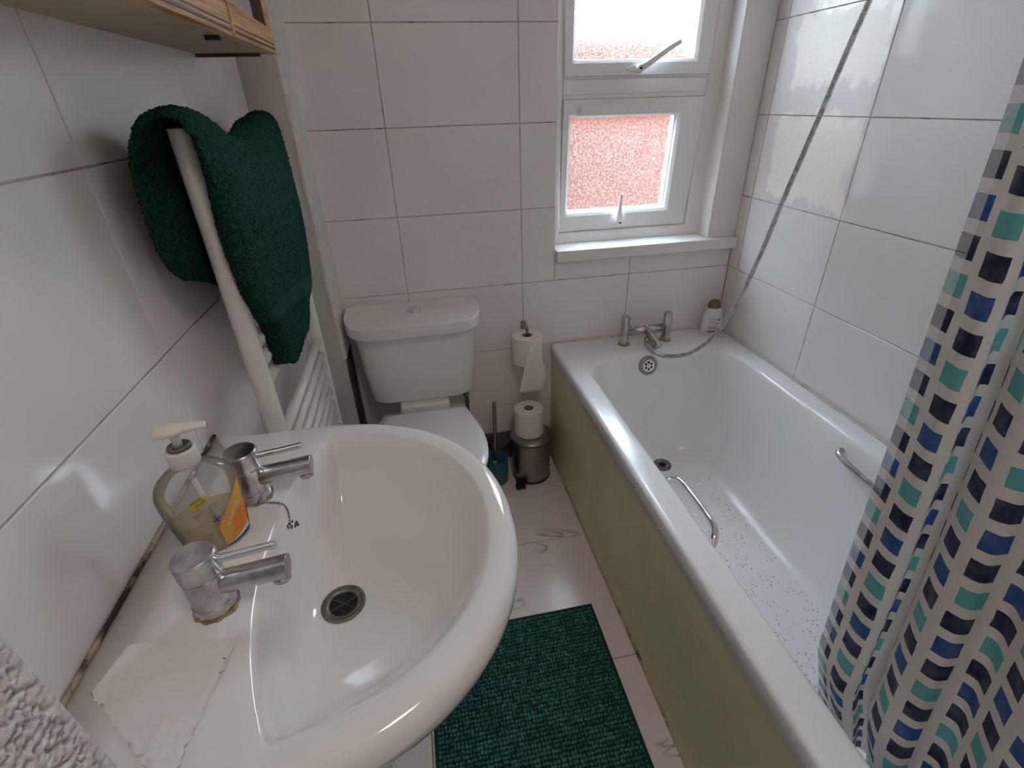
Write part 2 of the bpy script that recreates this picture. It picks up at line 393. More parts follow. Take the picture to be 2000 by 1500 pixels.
def tile(parent, mat, kind, a0, a1, b0, b1, depth=.005, name='tile'):
    """kind: 'back' a=x b=z ; 'right'/'left' a=y b=z ; 'floor' a=x b=y"""
    w, h = a1-a0-G, b1-b0-G
    if w < .006 or h < .006: return
    key = (kind, round(w, 4), round(h, 4), mat.name)
    if key not in cache:
        bm = B(); c = .0010
        lo = [(-w/2, -h/2), (w/2, -h/2), (w/2, h/2), (-w/2, h/2)]
        hi = [(x-math.copysign(c, x), y-math.copysign(c, y)) for x, y in lo]
        def P(x, y, d):   # d: depth out of the wall
            return {'back': (x, -d, y), 'right': (-d, x, y), 'left': (d, x, y), 'floor': (x, y, d)}[kind]
        rings(bm, [[Vector(P(x, y, -depth)) for x, y in lo], [Vector(P(x, y, -c)) for x, y in lo], [Vector(P(x, y, 0)) for x, y in hi]], True, True, True)
        bmesh.ops.recalc_face_normals(bm, faces=bm.faces)
        me = bpy.data.meshes.new(name); bm.to_mesh(me); bm.free(); me.materials.append(mat); cache[key] = me
    o = bpy.data.objects.new(name, cache[key]); COL.objects.link(o); o.parent = parent
    am, bm_ = (a0+a1)/2, (b0+b1)/2
    j = random.uniform(-.0004, .0003)
    o.location = {'back': (am, j, bm_), 'right': (j, am, bm_), 'left': (XL-j, am, bm_), 'floor': (am, bm_, j)}[kind]
    s = .0016
    if kind == 'back': o.rotation_euler = (random.uniform(-s, s), 0, random.uniform(-s, s))
    elif kind in ('left', 'right'): o.rotation_euler = (0, random.uniform(-s, s), random.uniform(-s, s))
rows = [.13, .2576]+[Z0+.25*k for k in range(0, 8)]
rows = [r for r in rows if r < ZC]+[ZC]
colsB = [XB, -1.1979, -.7979, -.3979, 0]
for r0, r1 in zip(rows[:-1], rows[1:]):
    for c0, c1 in zip(colsB[:-1], colsB[1:]):
        if c1 <= OX0 or r1 <= OZ0 or r0 >= OZ1:
            tile(wall_back, M_tile, 'back', c0, c1, r0, r1); continue
        if c0 < OX0: tile(wall_back, M_tile, 'back', c0, OX0, r0, r1)
        a0, a1 = max(c0, OX0), c1
        if r0 < OZ0: tile(wall_back, M_tile, 'back', a0, a1, r0, min(r1, OZ0))
        if r1 > OZ1: tile(wall_back, M_tile, 'back', a0, a1, max(r0, OZ1), r1)
colsR = [-.0005, -.058, -.4542, -.8542, -1.2542, -1.6542, -2.0542, YF]
for r0, r1 in zip(rows[:-1], rows[1:]):
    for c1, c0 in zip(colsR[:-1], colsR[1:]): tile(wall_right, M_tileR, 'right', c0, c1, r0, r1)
rowsL = [.0093, .2593, .5093, .7593, 1.0093, 1.2593, 1.5093, 1.7593, 2.0093, ZC]
colsL = [-.13, -.53, -.9303, -1.3303, -1.52]
for r0, r1 in zip(rowsL[:-1], rowsL[1:]):
    for c1, c0 in zip(colsL[:-1], colsL[1:]): tile(wall_left, M_tile, 'left', c0, c1, r0, r1)
fx = [-1.75, -1.252, -.652, 0]; fy = [.0, -.046, -.486, -.926, -1.366, -1.806, YF]
for a0, a1 in zip(fx[:-1], fx[1:]):
    for b1, b0 in zip(fy[:-1], fy[1:]): tile(floor, M_marble, 'floor', a0, a1, b0, b1)
# grimy strip at the foot of the back wall
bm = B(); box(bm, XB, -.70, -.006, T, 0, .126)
o = me_obj('baseboard_back', bm, M_mould_shade, bevel=.002); struct(o, 'dark mouldy strip at the foot of the tiled back wall', 'baseboard')
# pipe boxing in the back left corner
bm = B(); box(bm, XL-.01, XB, -.13, T, 0, ZC); 
bx = struct(me_obj('wall_left_boxing', bm, M_plaster, bevel=.004), 'grey plastered pipe boxing in the corner left of the cistern')
bm = B()
zz = [.60+i*.02 for i in range(86)]
rr = []
for z in zz:
    j = noise.noise(Vector((0, 0, z*22)))*.0028; k = noise.noise(Vector((5, 0, z*35)))*.0020
    rr.append([Vector((XB-.013+j, -.1315, z)), Vector((XB-.006+j, -.1365+k, z)), Vector((XB+.0035, -.134+k, z)), Vector((XB+.003, .002, z)), Vector((XB-.004, .002, z)), Vector((XB-.013, -.126, z))])
rings(bm, rr, True, True, True)
me_obj('lit_edge_strip', bm, M_bead_and_lit_edge, bx)  # pale rough strip: window light on the boxing's side put into the colour
bm = B(); box(bm, XB-.001, XB+.0022, -.131, .001, .0, .60); me_obj('mould_and_shade', bm, M_mould_shade, bx)  # dark side of the boxing: mould, plus the shade beside the cistern painted in
bm = B(); box(bm, XL, -1.489, -.137, -.128, 0, 1.10); o = me_obj('trim_2', bm, M_white_paint, bevel=.002)
struct(o, 'narrow white trim strip beside the towel radiator', 'trim')
# textured wall end at the near left
bm = B()
y0, y1, za, zb, st = -1.470, -1.72, .74, 1.16, .0012
ny, nz = int((y0-y1)/st), int((zb-za)/st)
def art(y, z):
    p = Vector((0, y*290, z*290)); p2 = Vector((3, y*700, z*700))
    v = noise.noise(p)*1.0+noise.noise(p2)*.45
    t = max(0., min(1., (v-.02)/.22)); return (-.0030*t*t*(3-2*t)+.0002*noise.noise(p2))*min(1., (y0-y)/.004)
g = [[bm.verts.new((-1.350+art(y0-i*st, za+k*st), y0-i*st+(-.002 if i else .0), za+k*st)) for k in range(nz+1)] for i in range(ny+1)]
for i in range(ny):
    for k in range(nz): bm.faces.new((g[i][k], g[i][k+1], g[i+1][k+1], g[i+1][k]))
M_artex = simple('white_textured_plaster', (.78, .74, .71), .9, nscale=260, col2=(.50, .47, .45))
nib = B(); box(nib, XL, -1.3535, YF, y0, 0, ZC)
nb = struct(me_obj('wall_front_left', nib, M_artex), 'rough stippled white wall end at the near left')
me_obj('stipple', bm, M_artex, nb, smooth=True)

# ------------------------------------------------------------------ window
win = bpy.data.objects.new('window_1', None); COL.objects.link(win); win.location = (-.39, .07, OZ0)
struct(win, 'white plastic-framed frosted window above the bath taps', 'window')
FY = .070
FX0, FX1, FZ0, FZ1 = -.688, -.086, .868, OZ1-.002
SX0, SX1 = -.643, -.158
def frame_ring(bm, x0, x1, z0, z1, wx0, wx1, wz0, wz1, ya, yb, ch=.010):
    """mitred frame ring with chamfered inner lip; ya inner face, yb outer face"""
    o = [(x0, z0), (x1, z0), (x1, z1), (x0, z1)]
    i = [(x0+wx0, z0+wz0), (x1-wx1, z0+wz0), (x1-wx1, z1-wz1), (x0+wx0, z1-wz1)]
    def off(pp, d): return [(p[0]+(d if k in (0, 3) else -d), p[1]+(d if k in (0, 1) else -d)) for k, p in enumerate(pp)]
    io = off(i, -ch)
    R = lambda pp, y: [Vector((p[0], y, p[1])) for p in pp]
    rr = [R(o, yb), R(o, ya), R(io, ya), R(i, ya+ch*.9), R(i, yb)]
    vr = rings(bm, rr); n = 4
    for k in range(4):
        j = (k+1) % 4; bm.faces.new((vr[-1][k], vr[-1][j], vr[0][j], vr[0][k]))
bm = B(); box(bm, FX0, FX1, FY, FY+.07, FZ0, FZ0+.002)
frame_ring(bm, FX0, FX1, FZ0, FZ1, SX0-FX0, FX1-SX1, .034, .04, FY, FY+.07, .009)
me_obj('outer_frame', bm, M_upvc, win, bevel=.0015)
bm = B(); box(bm, SX0, SX1, FY, FY+.07, 1.329, 1.370)
rings(bm, [[Vector((SX0, FY, 1.370)), Vector((SX1, FY, 1.370)), Vector((SX1, FY+.05, 1.380)), Vector((SX0, FY+.05, 1.380))]], True, True)
box(bm, SX0, SX1, FY+.006, FY+.07, 1.316, 1.380)
me_obj('transom', bm, M_upvc, win, bevel=.003)
def sash(z0, z1, gz0, gz1, tilt, handle_z, vent, lab):
    cx, cz = (SX0+SX1)/2, z1
    e = bpy.data.objects.new('sash', None); COL.objects.link(e); e.parent = win
    e.location = (cx-win.location.x, FY+.012-win.location.y, cz-win.location.z); e['label'] = lab
    def org(o, dz=0):   # geometry given in world coords with sash hinge at (cx, FY+.012, z1)
        return o
    bm = B(); frame_ring(bm, SX0+.002, SX1-.002, z0, z1, gz0[0]-SX0-.002, SX1-.002-gz0[1], gz1[0]-z0, z1-gz1[1], FY-.006, FY+.05, .010)
    me_obj('sash_frame', bm, M_upvc, e, bevel=.0012)
    bm = B(); frame_ring(bm, gz0[0]-.012, gz0[1]+.012, gz1[0]-.012, gz1[1]+.012, .013, .013, .013, .013, FY+.004, FY+.030, .004)
    me_obj('glazing_bead', bm, M_upvc, e, bevel=.001)
    bm = B(); frame_ring(bm, gz0[0]-.001, gz0[1]+.001, gz1[0]-.001, gz1[1]+.001, .0022, .0022, .0022, .0022, FY+.012, FY+.024, .0005)
    me_obj('gasket', bm, M_greytxt, e)
    bm = B(); box(bm, gz0[0]-.004, gz0[1]+.004, FY+.018, FY+.024, gz1[0]-.004, gz1[1]+.004)
    me_obj('pane', bm, M_glass, e)
    return e
s_up = sash(1.378, 1.905, (-.607, -.214), (1.421, 1.86), 0, 1.39, False, 'closed upper sash')
s_lo = sash(.903, 1.316, (-.613, -.243), (.966, 1.264), 1, .92, True, 'lower sash tilted slightly open')
bm = B()
prof = [(0, 0), (0, .024), (.005, .029), (.014, .029), (.022, .018), (.022, 0)]
rr = []
for x, s in ((-.592, .8), (-.588, 1), (-.226, 1), (-.222, .8)):
    rr.append([Vector((x, FY-.007-a*s, 1.272+(b-.010)*s+.010)) for a, b in prof])
rings(bm, rr, True, True, True)
vent = me_obj('trickle_vent', bm, M_upvc, s_lo, bevel=.0015)
def handle(parent, base, P, w, flat):
    w = w*1.25
    x, z = base
    bm = B(); rings(bm, [[Vector((x-.002+.030*math.cos(a)*(1.0), yy, z+.0085*math.sin(a))) for a in [2*PI*i/20 for i in range(20)]] for yy in (FY-.006, FY-.014)], True, True, True)
    h = me_obj('handle', bm, M_upvc, parent, bevel=.001)
    bm = B(); lathe(bm, [(.012, 0), (.012, .012), (.009, .018)], (x+.006, FY-.012, z), 20, (0, -1, 0)); me_obj('pivot', bm, M_upvc, parent, bevel=.001)
    bm = B(); pts = catmull(P, 5); rr = []
    for i, p in enumerate(pts):
        t = i/(len(pts)-1); d = (pts[min(i+1, len(pts)-1)]-pts[max(i-1, 0)]).normalized(); s = d.cross(Vector((0, 1, 0))).normalized()
        ww = w*(1.0-.35*t) if not flat else w*(1.15-.85*t)
        rr.append([p+s*ww+Vector((0, .003, 0)), p+s*ww*.8+Vector((0, -.004, 0)), p-s*ww*.8+Vector((0, -.004, 0)), p-s*ww+Vector((0, .003, 0))])
    rings(bm, rr, True, True, True); me_obj('handle_lever', bm, M_upvc, parent, bevel=.0015)
    bm = B(); lathe(bm, [(.0035, 0), (.0035, .0215)], (x+.006, FY-.012, z), 12, (0, -1, 0)); me_obj('keyhole', bm, M_dark, parent)
handle(s_up, (-.410, 1.395), [(-.405, FY-.026, 1.395), (-.385, FY-.032, 1.404), (-.350, FY-.036, 1.426), (-.315, FY-.038, 1.447), (-.285, FY-.038, 1.462)], .0085, False)
handle(s_lo, (-.428, .930), [(-.421, FY-.026, .930), (-.427, FY-.032, .950), (-.430, FY-.036, .985), (-.431, FY-.037, 1.030)], .0095, True)
s_lo.rotation_euler = (math.radians(3.4), 0, 0)
# inner reveal, sill, right-hand board
bm = B(); box(bm, OX1-.001, OX1+.03, .002, FY+.06, .868, OZ1)
me_obj('reveal', bm, M_white_paint, win, bevel=.003)
bm = B(); rings(bm, [[Vector((OX1-.004+noise.noise(Vector((1, 0, z*18)))*.0012+a, b, z)) for a, b in ((0, .001), (.002, -.007), (.009, -.007), (.010, .001))] for z in [.869+i*.02 for i in range(55)]], True, True, True)
o = me_obj('trim_3', bm, M_bead_and_lit_edge); struct(o, 'thin painted bead down the right edge of the window opening', 'trim')
bm = B(); box(bm, OX1+.004, -.001, -.0045, .004, .868, OZ1+.25); o = me_obj('trim_1', bm, M_white_paint, bevel=.0015)
struct(o, 'flat white painted board between window and bath wall', 'trim')
bm = B(); box(bm, OX0-.001, -.0015, -.032, FY+.02, .829, .868); o = me_obj('window_sill', bm, M_white_paint, bevel=.004)
struct(o, 'white painted sill board under the window', 'sill')
# outside
bm = B(); box(bm, -3.0, 3.2, 1.30, 1.55, -.3, 1.65); tag(me_obj('garden_wall', bm, M_orange, origin=(0, 1.4, -.3)), 'orange rendered wall seen blurred through the frosted window', 'wall')
bm = B(); box(bm, -3.5, 3.5, .26, 6, -.35, -.30); struct(me_obj('ground', bm, M_slab), 'paved passage outside the window', 'ground')

# ------------------------------------------------------------------ bath
tub = thing('bathtub', 'white acrylic bath along the tiled right wall with olive side panel', 'bathtub', (-.345, -.85, 0))
bm = B(); R = []
k = 12
def rg(x0, x1, y0, y1, r, z): R.append(rrect(x0, x1, y0, y1, r, z, k))
rg(-.676, -.006, -1.70, -.006, .010, .455)
rg(-.690, -.003, -1.712, -.003, .012, .458)
rg(-.6915, -.0015, -1.7135, -.0015, .013, .490)
rg(-.6910, -.0015, -1.7130, -.0015, .013, .503)
rg(-.6885, -.002, -1.7110, -.002, .014, .5085)
rg(-.6835, -.003, -1.7060, -.003, .016, .5113)
rg(-.6760, -.006, -1.6990, -.006, .020, .5120)
rg(-.6420, -.040, -1.6600, -.105, .070, .5120)
rg(-.6310, -.052, -1.6480, -.132, .110, .5112)
rg(-.6235, -.061, -1.6400, -.146, .128, .5085)
rg(-.6175, -.068, -1.6320, -.156, .136, .5030)
rg(-.6130, -.074, -1.6240, -.163, .140, .4930)
rg(-.6080, -.081, -1.6100, -.170, .142, .4680)
rg(-.590, -.098, -1.560, -.187, .145, .400)
rg(-.568, -.118, -1.490, -.212, .150, .300)
rg(-.548, -.138, -1.420, -.238, .150, .220)
rg(-.525, -.160, -1.370, -.258, .148, .165)
rg(-.500, -.185, -1.335, -.274, .140, .138)
rg(-.470, -.215, -1.300, -.290, .120, .125)
rg(-.430, -.255, -1.250, -.320, .085, .120)
rg(-.380, -.305, -1.150, -.380, .037, .119)
rings(bm, R, True, False, True)
shell = me_obj('shell', bm, M_tub, tub, smooth=True)
bm = B(); 
box(bm, -.688, -.676, -1.70, -.002, .0, .497)
me_obj('side_panel', bm, M_panel, tub, bevel=.002)
bm = B(); tube(bm, [(-.689, -1.70+i*.05, .003+.002*noise.noise(Vector((0, i*.9, 0)))) for i in range(35)], .0055, 8); me_obj('floor_sealant', bm, M_sealF, tub, smooth=True)
bm = B(); P = [(-.006, -1.70+i*.04, .5135+.0015*noise.noise(Vector((2, i*.9, 0)))) for i in range(43)]; tube(bm, P, .0042, 8)
P = [(-.69+i*.04, -.006, .5135+.0015*noise.noise(Vector((4, i*.9, 0)))) for i in range(18)]; tube(bm, P, .0042, 8)
me_obj('wall_sealant', bm, M_seal, tub, smooth=True)
# drain in the bath floor
bm = B(); lathe(bm, [(.0, .0), (.018, .0), (.020, .001), (.024, .004), (.031, .004), (.033, .001), (.033, -.004)], (-.345, -.335, .1225), 40, cap0=False, cap1=False)
dr = me_obj('drain', bm, M_dchrome, tub, smooth=True)
bm = B(); lathe(bm, [(.0125, 0), (.0125, .0016)], (-.345, -.335, .1225), 24); me_obj('drain_hole', bm, M_black, dr)
bm = B()
for i in range(24):
    a = 2*PI*i/24; c = Vector((-.345+.021*math.cos(a), -.335+.021*math.sin(a), .1262)); lathe(bm, [(.0012, 0), (.0012, .0012)], c, 6)
me_obj('drain_slots', bm, M_chromeC, dr)
# overflow on the tap end
oc = Vector((-.368, -.1715, .462)); on = Vector((0.0, -.970, .245)).normalized()
bm = B(); lathe(bm, [(.036, -.004), (.036, .003), (.032, .007), (.024, .008), (.020, .006), (.0, .006)], oc, 36, on, cap0=True, cap1=False)
ov = me_obj('overflow', bm, M_steel, tub, smooth=True)
bm = B(); lathe(bm, [(.0225, 0), (.0225, .0012)], oc+on*.0068, 32, on); me_obj('overflow_plate', bm, M_chromeC, ov)
q = Vector((0, 0, 1)).rotation_difference(on)
bm = B()
for i in range(6):
    a = PI/6+2*PI*i/6; lathe(bm, [(.0042, 0), (.0042, .0008)], oc+on*.0078+q @ Vector((.0125*math.cos(a), .0125*math.sin(a), 0)), 14, on)
me_obj('overflow_holes', bm, M_black, ov)
# grab handles
bm = B(); P = catmull([(-.622, -.792, .455), (-.600, -.795, .485), (-.588, -.818, .502), (-.584, -.86, .503), (-.584, -.93, .503), (-.588, -.975, .502), (-.602, -.998, .487), (-.622, -1.003, .455)], 6)
rr = []
for i, p in enumerate(P):
    t = i/(len(P)-1); d = (P[min(i+1, len(P)-1)]-P[max(i-1, 0)]).normalized(); s = d.cross(Vector((0, 0, 1))).normalized(); u_ = s.cross(d)
    w = .0082+.0075*(abs(2*t-1)**4)
    rr.append([p+s*w*math.cos(a)+u_*.0082*math.sin(a) for a in [2*PI*j/14 for j in range(14)]])
rings(bm, rr, True, True, True); me_obj('grab_handle', bm, M_chromeC, tub, smooth=True)
bm = B(); P = catmull([(-.060, -.775, .462), (-.085, -.772, .472), (-.104, -.785, .473), (-.108, -.82, .468), (-.108, -.90, .462), (-.106, -.96, .460), (-.085, -.99, .460), (-.060, -.99, .455)], 6)
tube(bm, P, .0078, 14); me_obj('grab_handle', bm, M_chromeL, tub, smooth=True)
# bath mixer tap
mx = thing('bath_mixer_tap', 'limescaled chrome bridge mixer tap on the bath end under the window', 'tap', (-.345, -.075, .512))
TY = -.078
for sx, lev in ((-.428, (.016, -.034, -.020)), (-.262, (.036, -.016, -.018))):
    bm = B(); lathe(bm, [(.022, 0), (.022, .003), (.018, .005)], (sx, TY, .5125), 28); me_obj('base_flange', bm, M_rust, mx, smooth=True)
    bm = B(); lathe(bm, [(.0155, .003), (.0155, .075), (.0150, .076), (.0150, .078), (.0160, .079), (.0160, .108), (.0145, .112)], (sx, TY, .512), 28)
    me_obj('pillar', bm, M_chromeL, mx, bevel=.0006)
    bm = B(); s = Vector((sx, TY, .603)); d = Vector(lev); tube(bm, [s+d*.2, s+d*.5, s+d*1.0], .0042, 10); me_obj('lever', bm, M_chromeL, mx, smooth=False)
bm = B(); tube(bm, [(-.420, TY, .562), (-.345, TY, .565), (-.270, TY, .567)], .0140, 20); me_obj('bridge', bm, M_chromeL, mx, smooth=True)
bm = B(); tube(bm, [(-.345, TY, .566), (-.345, TY-.002, .5775)], lambda t: .006, 14); tube(bm, [(-.345, TY-.004, .576), (-.345, TY-.004, .5845)], .0055, 12); me_obj('diverter_knob', bm, M_chromeC, mx, smooth=True)
bm = B(); tube(bm, catmull([(-.345, TY, .566), (-.340, TY-.020, .556), (-.332, TY-.045, .540), (-.325, TY-.072, .522)], 5), lambda t: .0135+.002*(t > .6), 20); me_obj('spout', bm, M_chromeL, mx, smooth=True)
bm = B(); lathe(bm, [(.009, 0), (.009, -.018), (.0075, -.019), (.0075, -.022)], (-.352, TY-.030, .545), 16); me_obj('hose_outlet', bm, M_chromeL, mx, smooth=True)
# shower hose
hp = [(-.352, TY-.030, .527), (-.352, -.118, .5215), (-.357, -.150, .520), (-.355, -.190, .5195), (-.338, -.228, .524), (-.305, -.256, .534), (-.265, -.275, .552), (-.210, -.296, .612), (-.165, -.315, .727), (-.132, -.330, .868), (-.105, -.347, 1.052), (-.077, -.370, 1.250), (-.062, -.395, 1.410), (-.052, -.409, 1.497), (-.045, -.43, 1.62), (-.04, -.45, 1.76)]
P = catmull(hp, 26); bm = B(); rr = []
# corrugated
n_ = len(P); L_ = 0; acc = [0]
for a, b in zip(P[:-1], P[1:]): L_ += (b-a).length; acc.append(L_)
steps = int(L_/.0016); pts = []; j = 0
for i in range(steps+1):
    d = L_*i/steps
    while j < n_-2 and acc[j+1] < d: j += 1
    f = (d-acc[j])/max(1e-9, acc[j+1]-acc[j]); pts.append(P[j].lerp(P[j+1], f))
tube(bm, pts, lambda t: .0066+(.0008 if int(round(t*steps)) % 2 else -.0003), 10)
hose = thing('shower_hose', 'ribbed chrome shower hose rising from bath tap along tiled wall', 'hose', (-.352, TY-.03, .52))
me_obj('hose', bm, M_chrome, hose)
bm = B(); lathe(bm, [(.0085, 0), (.0085, .020), (.007, .022)], (-.352, TY-.030, .503), 16); me_obj('nut', bm, M_chromeC, hose, smooth=True)
bm = B(); box(bm, -.055, -.0035, -.475, -.435, 1.74, 1.79); me_obj('wall_bracket', bm, M_chromeC, hose, bevel=.004)

# shampoo bottle
sb = thing('shampoo_bottle', 'white shampoo bottle with domed bronze cap in the bath corner', 'bottle', (-.068, -.062, .512))
def ebottle(bm, c, prof, ang, n=32, cap1=True, cap0=True):
    ca, sa = math.cos(ang), math.sin(ang); rr = []
    for w, d, h in prof:
        rr.append([Vector((c[0]+w*math.cos(a)*ca-d*math.sin(a)*sa, c[1]+w*math.cos(a)*sa+d*math.sin(a)*ca, c[2]+h)) for a in [2*PI*i/n for i in range(n)]])
    rings(bm, rr, True, cap0, cap1)
sc_ = (-.068, -.064, .512); sa_ = -.22
SHP = [(.031, .017, 0), (.036, .021, .004), (.0385, .023, .02), (.0385, .023, .048), (.036, .022, .074), (.0315, .020, .093), (.0255, .0175, .1045), (.0225, .0165, .1065)]
SHP = [tuple(v) for v in catmull(SHP, 4)]
bm = B(); ebottle(bm, sc_, SHP, sa_, 40); me_obj('body', bm, M_shamp, sb, smooth=True)
bm = B(); ebottle(bm, sc_, [(.023, .0175, .1065), (.0245, .0185, .108), (.0235, .018, .119), (.0195, .0155, .129), (.013, .011, .1355), (.004, .004, .138)], sa_); me_obj('cap', bm, M_bronze, sb, smooth=True)
def interp(prof, h):
    for a, b in zip(prof[:-1], prof[1:]):
        if a[2] <= h <= b[2]:
            t = (h-a[2])/(b[2]-a[2]); return a[0]+(b[0]-a[0])*t, a[1]+(b[1]-a[1])*t
    return prof[-1][:2]
def onbody(c, prof, ang, u, h, off=.0006):
    """u = lateral position across the front face in metres (front = local -y)"""
    w, d = interp(prof, h); s = max(-.98, min(.98, u/w)); x = w*s; y = -d*math.sqrt(1-s*s)
    nx, ny = x/(w*w), y/(d*d); l = math.hypot(nx, ny); x += nx/l*off; y += ny/l*off
    ca, sa = math.cos(ang), math.sin(ang)
    return Vector((c[0]+x*ca-y*sa, c[1]+x*sa+y*ca, c[2]+h))
def patch(bm, c, prof, ang, poly, off=.0006, nu=8, nh=6):
    """quad patch in (u,h): poly = bl, br, tr, tl"""
    g = []
    for i in range(nu+1):
        row = []
        for j in range(nh+1):
            a, b = i/nu, j/nh
            q0 = Vector(poly[0]).lerp(Vector(poly[1]), a); q1 = Vector(poly[3]).lerp(Vector(poly[2]), a); q_ = q0.lerp(q1, b)
            row.append(bm.verts.new(onbody(c, prof, ang, q_[0], q_[1], off)))
        g.append(row)
    for i in range(nu):
        for j in range(nh): bm.faces.new((g[i][j], g[i+1][j], g[i+1][j+1], g[i][j+1]))
def text_on(body, s, size, u, h, c, prof, ang, mat, parent, rot=0., off=.0009, name='lettering'):
    cu = bpy.data.curves.new('t', 'FONT'); cu.body = body; cu.size = size; cu.align_x = 'CENTER'; cu.resolution_u = 3
    ob = bpy.data.objects.new('t', cu); COL.objects.link(ob)
    me = bpy.data.meshes.new_from_object(ob.evaluated_get(bpy.context.evaluated_depsgraph_get()))
    bpy.data.objects.remove(ob); bm = B(); bm.from_mesh(me); bpy.data.meshes.remove(me)
    for v in bm.verts:
        x, y = v.co.x*s, v.co.y
        xx = x*math.cos(rot)-y*math.sin(rot)+u; yy = x*math.sin(rot)+y*math.cos(rot)+h
        v.co = onbody(c, prof, ang, xx, yy, off)
    return me_obj(name, bm, mat, parent)
lab = B()
for poly in ([(-.016, .040), (.020, .040), (.020, .041), (-.016, .041)], [(-.018, .032), (.020, .032), (.020, .036), (-.018, .036)], [(-.018, .026), (.020, .026), (.020, .0305), (-.018, .0305)]): patch(lab, sc_, SHP, sa_, poly)
me_obj('label_text_block', lab, M_mauve, sb)
bm = B(); patch(bm, sc_, SHP, sa_, [(-.018, .012), (.016, .010), (.018, .020), (-.020, .019)]); me_obj('label_picture', bm, M_bronze, sb)
bm = B()
for poly in ([(-.002, .064), (.020, .066), (.021, .068), (-.004, .066)], [(.014, .060), (.022, .060), (.024, .066), (.018, .066)], [(.006, .049), (.020, .047), (.021, .051), (.004, .0505)]): patch(bm, sc_, SHP, sa_, poly)
me_obj('label_swoosh', bm, M_grn, sb)
text_on('nour', .9, .0125, -.006, .0525, sc_, SHP, sa_, M_red, sb)

# ------------------------------------------------------------------ basin
SYC, HW = -1.165, .275
sink = thing('washbasin', 'white ceramic washbasin on a pedestal below the oak cabinet', 'sink', (-1.30, SYC, 0))
CX, CY = -1.305, -1.170
def out_in(x, y):
    if x < XL+.0025: return False
    dx = max(0., x+1.36)/.298; dy = abs(y-SYC)/HW
    return dx**2.2+dy**2.2 < 1
def in_in(x, y):
    dx = max(0., x+1.36)/.262; dy = abs(y-SYC)/.234
    return dx**2.15+dy**2.15 < 1 and x > -1.3755+.040*(abs(y-SYC)/.21)**2.2
def rad(fn, a):
    lo_, hi_ = 0., .6
    for _ in range(40):
        m_ = (lo_+hi_)/2
        if fn(CX+m_*math.cos(a), CY+m_*math.sin(a)): lo_ = m_
        else: hi_ = m_
    return lo_
NA = 200
angs = sorted([2*PI*i/NA for i in range(NA)]+[math.atan2(SYC+HW-CY-1e-4, XL+.0025-CX) % (2*PI), math.atan2(SYC-HW-CY+1e-4, XL+.0025-CX) % (2*PI)])
RO = [rad(out_in, a) for a in angs]; RI = [rad(in_in, a) for a in angs]
def ring(f, z):
    return [Vector((CX+f(i)*math.cos(a), CY+f(i)*math.sin(a), z if not callable(z) else z(i))) for i, a in enumerate(angs)]
wallish = [1. if (CX+RO[i]*math.cos(a)) > XL+.02 else .0 for i, a in enumerate(angs)]
for _ in range(4): wallish = [(wallish[i-1]+wallish[i]+wallish[(i+1) % len(angs)])/3 for i in range(len(angs))]
ZD = .840
R = []
R.append(ring(lambda i: RO[i]*.30, .640)); R.append(ring(lambda i: RO[i]*.52, .655)); R.append(ring(lambda i: RO[i]*.72, .690)); R.append(ring(lambda i: RO[i]*.86, .730))
R.append(ring(lambda i: RO[i]-.022, .762)); R.append(ring(lambda i: RO[i]-.007*wallish[i], .787)); R.append(ring(lambda i: RO[i]-.001*wallish[i], .805)); R.append(ring(lambda i: RO[i], .818))
R.append(ring(lambda i: RO[i]-.0015*wallish[i], .828)); R.append(ring(lambda i: RO[i]-.006*wallish[i], .8355)); R.append(ring(lambda i: RO[i]-.013*wallish[i], .8392))
R.append(ring(lambda i: RI[i]+(RO[i]-RI[i])*.42, ZD+.0003)); R.append(ring(lambda i: RI[i]+.0035, ZD)); R.append(ring(lambda i: RI[i]+.0005, ZD-.0010)); R.append(ring(lambda i: RI[i]-.0025, ZD-.0042))
DR = .030
def bowl(f, z): R.append(ring(lambda i: DR+(RI[i]-DR)*f, z))
for f, z in ((.945, .825), (.90, .808), (.84, .788), (.76, .768), (.66, .750), (.54, .737), (.40, .728), (.25, .722), (.12, .7185), (.0, .7170)): bowl(f, z)
R.append(ring(lambda i: DR*.75, .7140)); R.append(ring(lambda i: DR*.5, .7135))
bm = B(); rings(bm, R, True, True, True); me_obj('basin', bm, M_cer, sink, smooth=True)
bm = B(); rr = []
for z, wx, wy in ((.0, .095, .095), (.02, .090, .090), (.10, .072, .075), (.35, .066, .070), (.55, .075, .085), (.66, .11, .13), (.70, .13, .15)):
    rr.append([Vector((-1.375+wx*math.cos(a), SYC+wy*math.sin(a), z)) for a in [2*PI*i/36 for i in range(36)]])
rings(bm, rr, True, True, True); me_obj('pedestal', bm, M_cer, sink, smooth=True)
# waste
bm = B(); lathe(bm, [(.0298, .7150), (.0298, .7185), (.0275, .7198), (.0205, .7190), (.0190, .7172), (.0190, .7155)], (CX, CY, 0), 48, cap0=False, cap1=False); wst = me_obj('drain', bm, M_dchrome, sink, smooth=True)
bm = B(); lathe(bm, [(.0192, .7148), (.0192, .7160)], (CX, CY, 0), 32); me_obj('drain_hole', bm, M_black, wst)
bm = B()
for i in range(3):
    a = .5+PI*i/3; d = Vector((math.cos(a), math.sin(a), 0))*.0185; tube(bm, [Vector((CX, CY, .7163))-d, Vector((CX, CY, .7163))+d], .0014, 6)
me_obj('drain_grate', bm, M_dark, wst)
bm = B(); P = [(XL+.004+.0012*noise.noise(Vector((0, i*1.3, 0))), SYC-HW+i*.011, ZD+.001) for i in range(51)]; tube(bm, P, lambda t: .0030+.0012*noise.noise(Vector((t*40, 3, 0))), 8); me_obj('wall_sealant', bm, M_sealS, sink, smooth=True)
